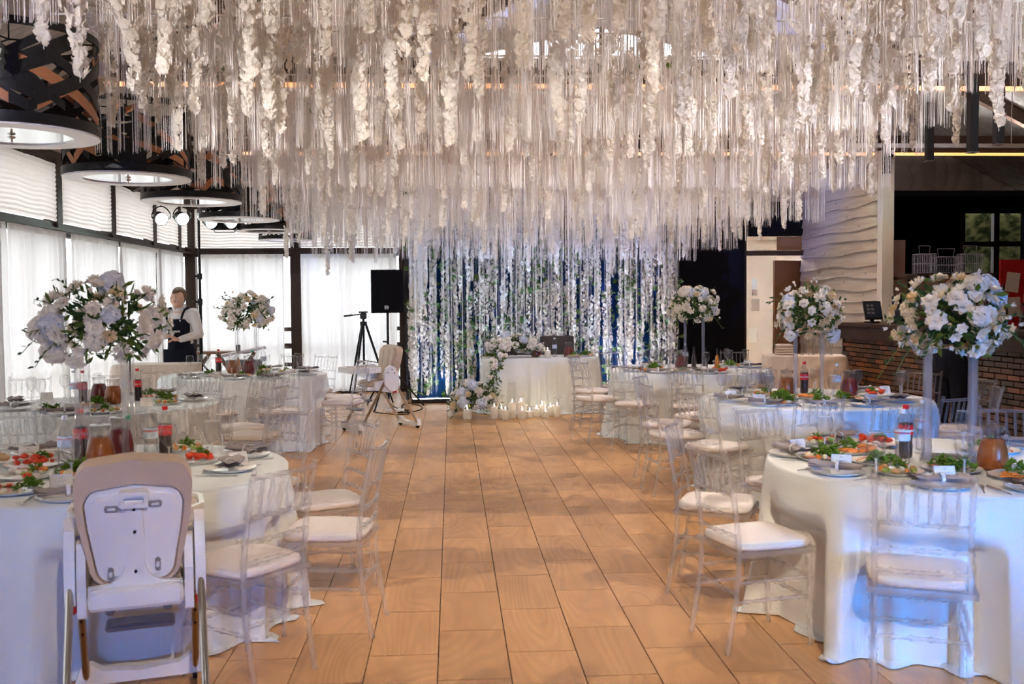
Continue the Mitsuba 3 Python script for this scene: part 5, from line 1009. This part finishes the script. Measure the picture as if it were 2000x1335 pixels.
def joints(px, py, f, h=1.0, bend=.0):
    """standing figure facing the unit direction f (x, y)."""
    F = V(f[0], f[1], 0); S = V(f[1], -f[0], 0); O = V(px, py, 0); p = lambda s, fw, z: O+S*s+F*fw+V(0, 0, z*h)
    J = dict(pelvis=p(0, 0, .96), waist=p(0, .01, 1.10), chest=p(0, .02+bend*.3, 1.30), neck0=p(0, .03+bend*.6, 1.455), neck1=p(0, .05+bend, 1.52), head=p(0, .085+bend*1.5, 1.605), crown=p(0, .060+bend*1.2, 1.655), chin=p(0, .135+bend*1.9, 1.545), nose=p(0, .178+bend*2.1, 1.592))
    for s, q in (('L', -1), ('R', 1)): J.update({'sh'+s: p(q*.185, .02+bend*.3, 1.40), 'hip'+s: p(q*.085, 0, .90), 'kn'+s: p(q*.10, .02, .50), 'an'+s: p(q*.11, -.02, .075), 'toe'+s: p(q*.125, .15, .035)})
    return J, F, S, p
# the waiter, facing the camera and looking down to his side
fd = V(-.25, -.97, 0); fd /= np.linalg.norm(fd); J, F, S, p = joints(-3.50, 13.15, fd, 1.0, .035)
J.update(elR=p(.27, .03, 1.14), wrR=p(.10, .22, 1.12), hdR=F*.2-S*.9, upR=V(0, 0, 1), thR=1, elL=p(-.26, .03, 1.14), wrL=p(-.12, .23, 1.08), hdL=F*.4+S*.7, upL=V(0, 0, 1), thL=-1)
J['head'] = p(-.02, .135, 1.585); J['crown'] = p(-.01, .09, 1.645); J['chin'] = p(-.035, .185, 1.515); J['nose'] = p(-.035, .236, 1.555)
k = thing('person', 'waiter in a white shirt and dark bib apron looking down, left of the light stand', 'person')
sk, top, trs = person_meshes(J)
put('body', P(hull_body(sk, .014, 6), 'm_skin', True), k); put('shirt', P(hull_body(top, .02, 6), 'm_shirt', True), k, label='white shirt'); put('trousers', P(hull_body(trs, .022, 6), 'm_navy', True), k, label='dark trousers')
ap = hull_body([[(p(0, .035, .90), .165), (p(0, .04, 1.10), .150), (p(0, .055, 1.28), .150)]], .02, 4); c0 = p(0, .06, 0)
keep = ((ap[0][ap[1]].mean(1)-c0)@F > -.0) & (ap[0][ap[1]].mean(1)[:, 2] < 1.335) & (ap[0][ap[1]].mean(1)[:, 2] > .62); put('apron', P((ap[0]*1.0, ap[1][keep]), 'm_navy', True), k, label='dark bib apron')
sk_ap = sheet([[p(s, .19+.02*math.cos(s*6)-.25*abs(s)**1.5, z) for s in np.linspace(-.16, .16, 9)] for z in (.95, .75, .55)]); put('apron_skirt', P(sk_ap, 'm_navy', True), k)
for s in (-1, 1): put('apron_strap', P(tube(arc([p(s*.095, .185, 1.30), p(s*.115, .155, 1.42), p(s*.12, .06, 1.475), p(s*.10, -.07, 1.40)], 14), .014, 6), 'm_navy', True), k); put('strap_button', P(sph(.013, p(s*.095, .203, 1.315), k=1), 'm_steel', True), k)
put('shirt_collar', P(tube([J['neck0']+V(0, 0, .035)+(F*math.cos(t)*.078+S*math.sin(t)*.074)+V(0, 0, -.03*math.cos(t)) for t in np.linspace(.15, 2*PI-.15, 24)], .016, 6), 'm_shirt', True), k); put('name_badge', P(mv(box(.062, .006, .034), p(.045, .216, 1.222), rz=math.atan2(F[1], F[0])+PI/2), 'm_cheese'), k, label='pale name badge')
t_ = tm(meshkit.text_mesh('GOODMAN', .026, .002, True)); w_ = t_[0][:, 0].max(); lx = t_[0][:, 0]-w_/2
pos = np.array([p(-q, .2215-.9*q*q, 1.165+zz) for q, zz in zip(lx, t_[0][:, 1])])+F*t_[0][:, 2:3]; put('apron_lettering', P((pos, t_[1]), 'm_paper'), k)
hr = hull_body([[(J['crown']-F*.030+V(0, 0, .012), .092), (J['head']-F*.045+V(0, 0, .01), .086)], [(J['crown']-F*.02+V(0, 0, .02), .086), (J['crown']+F*.045+V(0, 0, .022), .052)]], .012, 3); put('hair', P(hr, 'm_hair', True), k, label='short brown hair')
for s in (-1, 1):
    e = J['head']+F*.077+S*s*.030+V(0, 0, .008); put('eye', P(sph(.0085, e, k=1), 'm_shirt', True), k); put('eyebrow', P(tube([e+V(0, 0, .018)-S*.016+F*.002, e+V(0, 0, .023)+F*.006, e+V(0, 0, .018)+S*.016+F*.002], .0022, 5), 'm_hair'), k); put('pupil', P(sph(.0052, e+F*.0058, k=1), 'm_black', True), k); put('ear', P(sph(.02, J['head']+S*s*.088-F*.005, (.5, 1, 1.4), 1), 'm_skin', True), k)
put('mouth', P(tube([J['chin']+(J['nose']-J['chin'])*.55+S*q-F*(.012-.004*(q == 0)) for q in (-.02, 0, .02)], .0045, 5), 'm_meat'), k)
put('shoe', P(hull_body([[(J['anL']-F*.02+V(0, 0, -.028), .045), (J['toeL']+V(0, 0, .005), .040)]], .02, 3), 'm_blackplastic', True), k); put('shoe', P(hull_body([[(J['anR']-F*.02+V(0, 0, -.028), .045), (J['toeR']+V(0, 0, .005), .040)]], .02, 3), 'm_blackplastic', True), k)
# the dark-dressed person at the bar, mostly hidden by the near right bouquet
J, F, S, p = joints(5.02, 9.75, (.92, .39), .98, .0)
J.update(elR=p(.25, .06, 1.13), wrR=p(.17, .28, 1.10), hdR=F, upR=V(0, 0, 1), thR=-1, elL=p(-.25, .06, 1.13), wrL=p(-.17, .28, 1.10), hdL=F, upL=V(0, 0, 1), thL=1)
k = thing('person', 'person in dark trousers standing at the bar, half hidden behind the near right bouquet', 'person'); sk, top, trs = person_meshes(J)
put('body', P(hull_body(sk, .016, 6), 'm_skin', True), k); put('shirt', P(hull_body(top, .022, 6), 'm_navy', True), k); put('trousers', P(hull_body(trs, .022, 6), 'm_navy', True), k)
put('hair', P(hull_body([[(J['crown']-F*.025+V(0, 0, .012), .094), (J['head']-F*.045, .088)]], .014, 3), 'm_hair', True), k)
for s in (-1, 1):
    e = J['head']+F*.077+S*s*.030+V(0, 0, .008); put('eye', P(sph(.0085, e, k=1), 'm_shirt', True), k); put('ear', P(sph(.02, J['head']+S*s*.088-F*.005, (.5, 1, 1.4), 1), 'm_skin', True), k)
for s in 'LR': put('shoe', P(hull_body([[(J['an'+s]-F*.02+V(0, 0, -.028), .045), (J['toe'+s]+V(0, 0, .005), .040)]], .02, 3), 'm_blackplastic', True), k)

# ------------------------------------------------------------------ the bar, its equipment and the service table
A, B = np.array([5.40, 13.50]), np.array([5.82, 7.2]); LB = np.linalg.norm(B-A); db = (B-A)/LB; RB = math.atan2(db[1], db[0]); nb_ = np.array([db[1], -db[0]])  # nb_ faces the hall
bar = thing('bar_counter', 'dark bar counter with a brick front on the right side of the hall', 'bar counter')
def onbar(m): return mv(m, (A[0], A[1], 0), rz=RB)           # local: x along the bar, +y behind it? fixed below
sgn = 1.0 if np.dot(nb_, [-1, 0]) > 0 else -1.0
yl = lambda d: -d*sgn if abs(RB) < 9 else d
# local y axis after rotation by RB is (-sin RB, cos RB); the hall side is nb_
ly = np.array([-math.sin(RB), math.cos(RB)]); hs_ = 1.0 if np.dot(ly, [-1, 0]) > 0 else -1.0
def lb(x0, x1, d0, d1, z0, z1, b=0): return onbar(bx(x0, x1, min(d0*hs_, d1*hs_), max(d0*hs_, d1*hs_), z0, z1, b))
put('core', P(lb(0.0, LB, -.62, -.012, 0.02, 1.0), 'm_mortar'), bar)
put('fascia', P(lb(-.01, LB, -.02, .06, .985, 1.155, .004), 'm_darkwood'), bar); put('worktop', P(lb(-.04, LB, -.66, .09, 1.157, 1.205, .006), 'm_darkwood'), bar)
r = np.random.default_rng(12); bl, bw_, bh = [], .212, .0615
for row in range(16):
    for c in range(-1, int(LB/bw_)+1):
        x = c*bw_+(bw_/2 if row % 2 else 0)
        if x < 0 or x+bw_ > LB: continue
        z = .012+row*bh; vis_ = (z > .40) and (x < 4.6); bl.append((0 if vis_ else 1, -z if vis_ else x, x, z))
bl.sort(); stuffb = [[], [], [], [], []]
BR = [P(onbar(box(bw_-.012, .014, bh-.012, (0, 0, 0), .003)), f'm_brick{i}') for i in range(5)]
BR = [P(mv(box(bw_-.012, .014, bh-.012, (0, 0, 0), .003), rz=RB), f'm_brick{i}') for i in range(5)]
for i, (v, _, x, z) in enumerate(bl):
    g = meshkit.noise(np.array([x*1.1, z*3, 2.]), 4); ci = int(r.choice([0, 1, 3, 2, 4], p=[.4, .27, .15, .12, .06] if g < .6 else [.15, .2, .15, .25, .25])); c = A+db*(x+bw_/2)+ly*hs_*(-.006+r.uniform(0, .003))
    if i < 300: put('brick', BR[ci], bar, at(c[0], c[1], z+bh/2))
    else: stuffb[ci].append(mv(box(bw_-.012, .014, bh-.012, (0, 0, 0), .003), (c[0], c[1], z+bh/2), rz=RB))
for i, s in enumerate(stuffb):
    if s: put('lower_bricks', P(cat(s), f'm_brick{i}'), bar, kind='stuff')
def onb(x, d, z): c = A+db*x+ly*hs_*d; return (float(c[0]), float(c[1]), z)
c = onb(.62, -.16, 1.206); k = thing('till_monitor', 'black tilted till screen on the bar beside the wing wall', 'monitor')
put('screen', P(mv(mv(box(.30, .022, .25, (0, 0, .17), .006), (0, 0, 0), rx=-.22), c, rz=.35), 'm_blackplastic'), k); put('display', P(mv(mv(box(.265, .002, .205, (0, -.0125, .175)), (0, 0, 0), rx=-.22), c, rz=.35), 'm_screen'), k)
for i in range(6): put('menu_tile', P(mv(mv(box(.05, .001, .03, (-.085+.07*(i % 2), -.0142, .235-.05*(i//2))), (0, 0, 0), rx=-.22), c, rz=.35), 'm_greyplastic'), k)
put('foot', P(mv(cat([box(.16, .14, .02, (0, .05, .011), .005), box(.05, .05, .12, (0, .05, .08), .01)]), c, rz=.35), 'm_blackplastic'), k)
c = onb(.95, -.35, 1.206); k = thing('card_printer', 'black receipt printer behind the till screen', 'printer'); put('case', P(mv(cat([box(.17, .20, .22, (0, 0, .112), .01), box(.22, .12, .12, (0, 0, .30), .012)]), c, rz=.3), 'm_blackplastic'), k); put('status_light', P(mv(box(.01, .004, .01, (0, -.063, .30)), c, rz=.3), 'm_greencap'), k)
for i, (x, kd, o) in enumerate(((3.5, 'dark', 'left'), (3.75, 'dark', 'middle'), (3.95, 'green', 'right'))):
    c = onb(x, -.3, 1.206); k = thing('bottle', f'bottle standing on the bar right of the near bouquet, {o} of three', 'bottle', 'bottles on the bar')
    for b, p_ in BOT[kd]: put(b, p_, k, at(*c, 0, 1.15))
k = thing('beer_tap', 'brass beer tap column on the bar behind the near bouquet', 'tap'); c = onb(3.2, -.3, 1.206); put('column', P(cyl(.03, c[2], c[2]+.34, 14, c[:2]), 'm_gold', 30), k); put('spout', P(tube(arc([(c[0], c[1], c[2]+.30), (c[0]-.08, c[1]-.02, c[2]+.30), (c[0]-.11, c[1]-.02, c[2]+.24)], 8), .010), 'm_steel', 30), k); put('lever', P(rod((c[0]-.02, c[1], c[2]+.33), (c[0]-.03, c[1]-.02, c[2]+.47), .012), 'm_blackplastic'), k)
k = thing('wall_shelf', 'dark wooden shelf above the bar carrying wire baskets', 'shelf'); put('board', P(bx(6.25, 7.35, 13.05, 13.45, 1.83, 1.865), 'm_darkwood'), k); put('front_panel', P(bx(6.55, 7.05, 13.03, 13.05, 1.62, 1.83), 'm_brownwood'), k)
for x in (6.3, 7.3): put('bracket', P(bx(x-.02, x+.02, 13.05, 14.2, 1.79, 1.83), 'm_darkwood'), k); put('upright', P(bx(x-.02, x+.02, 13.40, 13.44, 0, 1.83), 'm_darkwood'), k)
def basket(x, y, w, d, h, label):
    k = thing('wire_basket', label, 'basket', 'wire baskets on the bar shelf'); z = 1.868; ms = []
    for zz in (z, z+h*.5, z+h): ms.append(tube([(x-w/2, y-d/2, zz), (x+w/2, y-d/2, zz), (x+w/2, y+d/2, zz), (x-w/2, y+d/2, zz), (x-w/2, y-d/2, zz)], .0035, 5))
    for t in np.linspace(0, 1, int(w/.022)): ms += [rod((x-w/2+w*t, y-d/2, z), (x-w/2+w*t, y-d/2, z+h), .002, 4), rod((x-w/2+w*t, y+d/2, z), (x-w/2+w*t, y+d/2, z+h), .002, 4)]
    for t in np.linspace(0, 1, 8): ms += [rod((x-w/2, y-d/2+d*t, z), (x-w/2, y-d/2+d*t, z+h), .002, 4), rod((x+w/2, y-d/2+d*t, z), (x+w/2, y-d/2+d*t, z+h), .002, 4), rod((x-w/2, y-d/2+d*t, z), (x+w/2, y-d/2+d*t, z), .002, 4)]
    put('wire_mesh', P(cat(ms), 'm_wire'), k, kind='stuff'); put('handle', P(tube([(x-w*.3, y, z+h), (x-w*.36, y, z+h+.11), (x+w*.36, y, z+h+.11), (x+w*.3, y, z+h)], .0045, 5), 'm_wire'), k)
basket(6.42, 13.2, .22, .24, .26, 'narrow wire basket at the left end of the bar shelf'); basket(6.72, 13.2, .34, .24, .22, 'wide wire basket in the middle of the bar shelf'); basket(7.06, 13.2, .26, .24, .26, 'wire basket at the right end of the bar shelf')
k = thing('bottle_fridge', 'lit glass-door bottle fridge behind the bar at the far right', 'fridge'); fx, fy = 7.35, 13.9
put('cabinet', P(cat([bx(fx, fx+.04, fy, fy+.5, .6, 1.75), bx(fx+.56, fx+.6, fy, fy+.5, .6, 1.75), bx(fx, fx+.6, fy, fy+.5, 1.70, 1.78), bx(fx, fx+.6, fy, fy+.5, 0, .65), bx(fx, fx+.6, fy+.46, fy+.5, .6, 1.75)]), 'm_blackplastic'), k)
scene[name('light_tube', k)] = emit(P(bx(fx+.06, fx+.08, fy+.05, fy+.07, .70, 1.66), 'm_white'), np.array((.7, .95, 1.0))*KC*.25, 1); put('lining', P(bx(fx+.04, fx+.56, fy+.44, fy+.458, .65, 1.70), 'm_white'), k); put('door_glass', P(sheet([[(fx, fy-.01, .62), (fx, fy-.01, 1.74)], [(fx+.6, fy-.01, .62), (fx+.6, fy-.01, 1.74)]]), 'm_pane'), k)
for z in (.95, 1.28): put('shelf', P(bx(fx+.04, fx+.56, fy+.05, fy+.44, z, z+.012), 'm_steel'), k)
for j, (z, n) in enumerate(((.963, 5), (1.293, 5))):
    for i in range(n):
        kk = thing('bottle', f'bottle inside the lit fridge, {("lower", "upper")[j]} shelf, {ordinals(n)[i]}', 'bottle', 'bottles in the lit fridge')
        for b, p_ in BOT[('orange', 'dark', 'green')[(i+j) % 3]]: put(b, p_, kk, at(fx+.14+.09*i, fy+.22, z, 0, 1.1))
k = thing('notice_board', 'red notice board with white sheets at the right edge behind the bar', 'board'); put('board', P(bx(7.55, 8.35, 13.30, 13.34, .0, 2.05), 'm_red'), k)
for x, z, a in ((7.72, 1.74, .12), (7.74, 1.40, -.05), (7.98, 1.60, .05), (8.0, 1.2, 0)): put('paper_sheet', P(mv(box(.19, .003, .27), (x, 13.296, z), ry=a), 'm_paper'), k)
# service table with champagne flutes
k = thing('service_table', 'service table under a beige cloth before the open doorway', 'table'); sx_, sy_, sa = 4.72, 13.1, -.26
def cloth_rect(w, d, zt, seed):
    e = 7; f_ = lambda th: (np.abs(np.cos(th)/(w/2))**e+np.abs(np.sin(th)/(d/2))**e)**(-1/e); return round_cloth(w/2, seed, zt, 240, 12, f_, .022)
put('tablecloth', P(mv(cloth_rect(1.06, .62, .78, 71), (sx_, sy_, 0), rz=sa), 'm_cloth_beige', True), k); put('tabletop', P(mv(box(.98, .54, .03, (0, 0, .755)), (sx_, sy_, 0), rz=sa), 'm_brownwood'), k)
for a in (-1, 1):
    for b in (-1, 1): put('leg', P(mv(rod((a*.42, b*.2, 0), (a*.42, b*.2, .74), .016), (sx_, sy_, 0), rz=sa), 'm_steel'), k)
FLT = P(lathe([(1e-4, .001), (.030, .001), (.031, .003), (.006, .007), (.004, .02), (.004, .085), (.012, .10), (.022, .13), (.025, .17), (.022, .215)], 18), 'm_glass', True)
n = 0; fl_ = []
for i in range(6):
    for j in range(2): fl_.append((sx_+(-.02+.075*i)*math.cos(sa)-(.02+.09*j)*math.sin(sa), sy_+(-.02+.075*i)*math.sin(sa)+(.02+.09*j)*math.cos(sa)))
fl_.sort(key=lambda c: screen_x(*c))
for c, o in zip(fl_, ordinals(12)): put('champagne_flute', FLT, None, at(c[0], c[1], .781), f'clear champagne flute on the beige service table, {o}', 'glass', 'champagne flutes on the service table')
k = thing('linen_stack', 'stack of folded beige linen at the left of the champagne flutes', 'linen')
for i in range(4): put('folded_cloth', P(mv(box(.26-.01*i, .22, .035, (-.26, .03, .80+.036*i), .015), (sx_, sy_, 0), rz=sa+.02*i), 'm_cloth_beige', 40), k)
# table with a beige cloth in front of the waiter, small trestle table behind
k = thing('serving_table', 'table under a beige cloth in front of the waiter', 'table'); put('tablecloth', P(mv(cloth_rect(1.0, .50, .80, 72), (-3.62, 12.47, 0)), 'm_cloth_beige', True), k); put('tabletop', P(bx(-4.06, -3.18, 12.28, 12.66, .755, .785), 'm_brownwood'), k)
for a in (-1, 1): put('leg', P(rod((-3.62+a*.38, 12.47, 0), (-3.62+a*.38, 12.47, .76), .018), 'm_steel'), k)
k = thing('trestle_table', 'small brown wooden trestle table under the light stand', 'table'); put('top', P(bx(-4.05, -3.0, 14.75, 15.15, .79, .82), 'm_brownwood'), k)
for x in (-3.85, -3.2):
    for s in (-1, 1): put('leg', P(mv(box(.05, .05, .98, (0, 0, 0)), (x, 14.95, .40), ry=s*.6), 'm_brownwood'), k)
k = thing('keyboard', 'pale keyboard lying tilted on a black case beside the trestle table', 'keyboard'); put('deck', P(mv(box(.62, .22, .04, (0, 0, 0), .008), (-2.98, 14.45, .84), rz=.25, ry=-.18), 'm_white'), k); put('case', P(mv(box(.5, .24, .72, (0, 0, .36), .01), (-2.98, 14.45, .0), rz=.25), 'm_greyplastic'), k); put('handset', P(mv(box(.06, .06, .10, (0, 0, 0), .01), (-3.05, 14.42, .89), rz=.25), 'm_blackplastic'), k)
# black square pendant downlights at the right
for i, (x, y, z) in enumerate(((4.42, 8.25, 2.77), (4.62, 8.20, 2.83), (5.05, 10.3, 2.98), (4.86, 10.9, 2.92))):
    k = thing('pendant_downlight', f'black square tube downlight hanging at the upper right, {ordinals(4)[i]}', 'lamp', 'black tube downlights'); put('tube', P(bx(x-.036, x+.036, y-.036, y+.036, z, z+.62, .004), 'm_blackplastic'), k); put('rim', P(bx(x-.040, x+.040, y-.040, y+.040, z-.006, z), 'm_steel'), k); put('rod', P(rod((x, y, z+.61), (x, y, roof_z(x)), .008, 6), 'm_blackplastic'), k)
for i, (a, b) in enumerate((((4.6, 12.3, 3.35), (9.5, 12.3, 3.35)),)):
    put('ceiling_conduit', P(box(4.9, .05, .05, (7.05, 12.3, 3.45)), 'm_white'), None, None, 'pale straight conduit under the ceiling at the upper right', 'conduit'); 
for x in (5.2, 7.1, 9.0): put('hanger', P(rod((x, 12.3, 3.47), (x, 12.3, roof_z(x)+.01), .005, 5), 'm_steel'), 'ceiling_conduit')
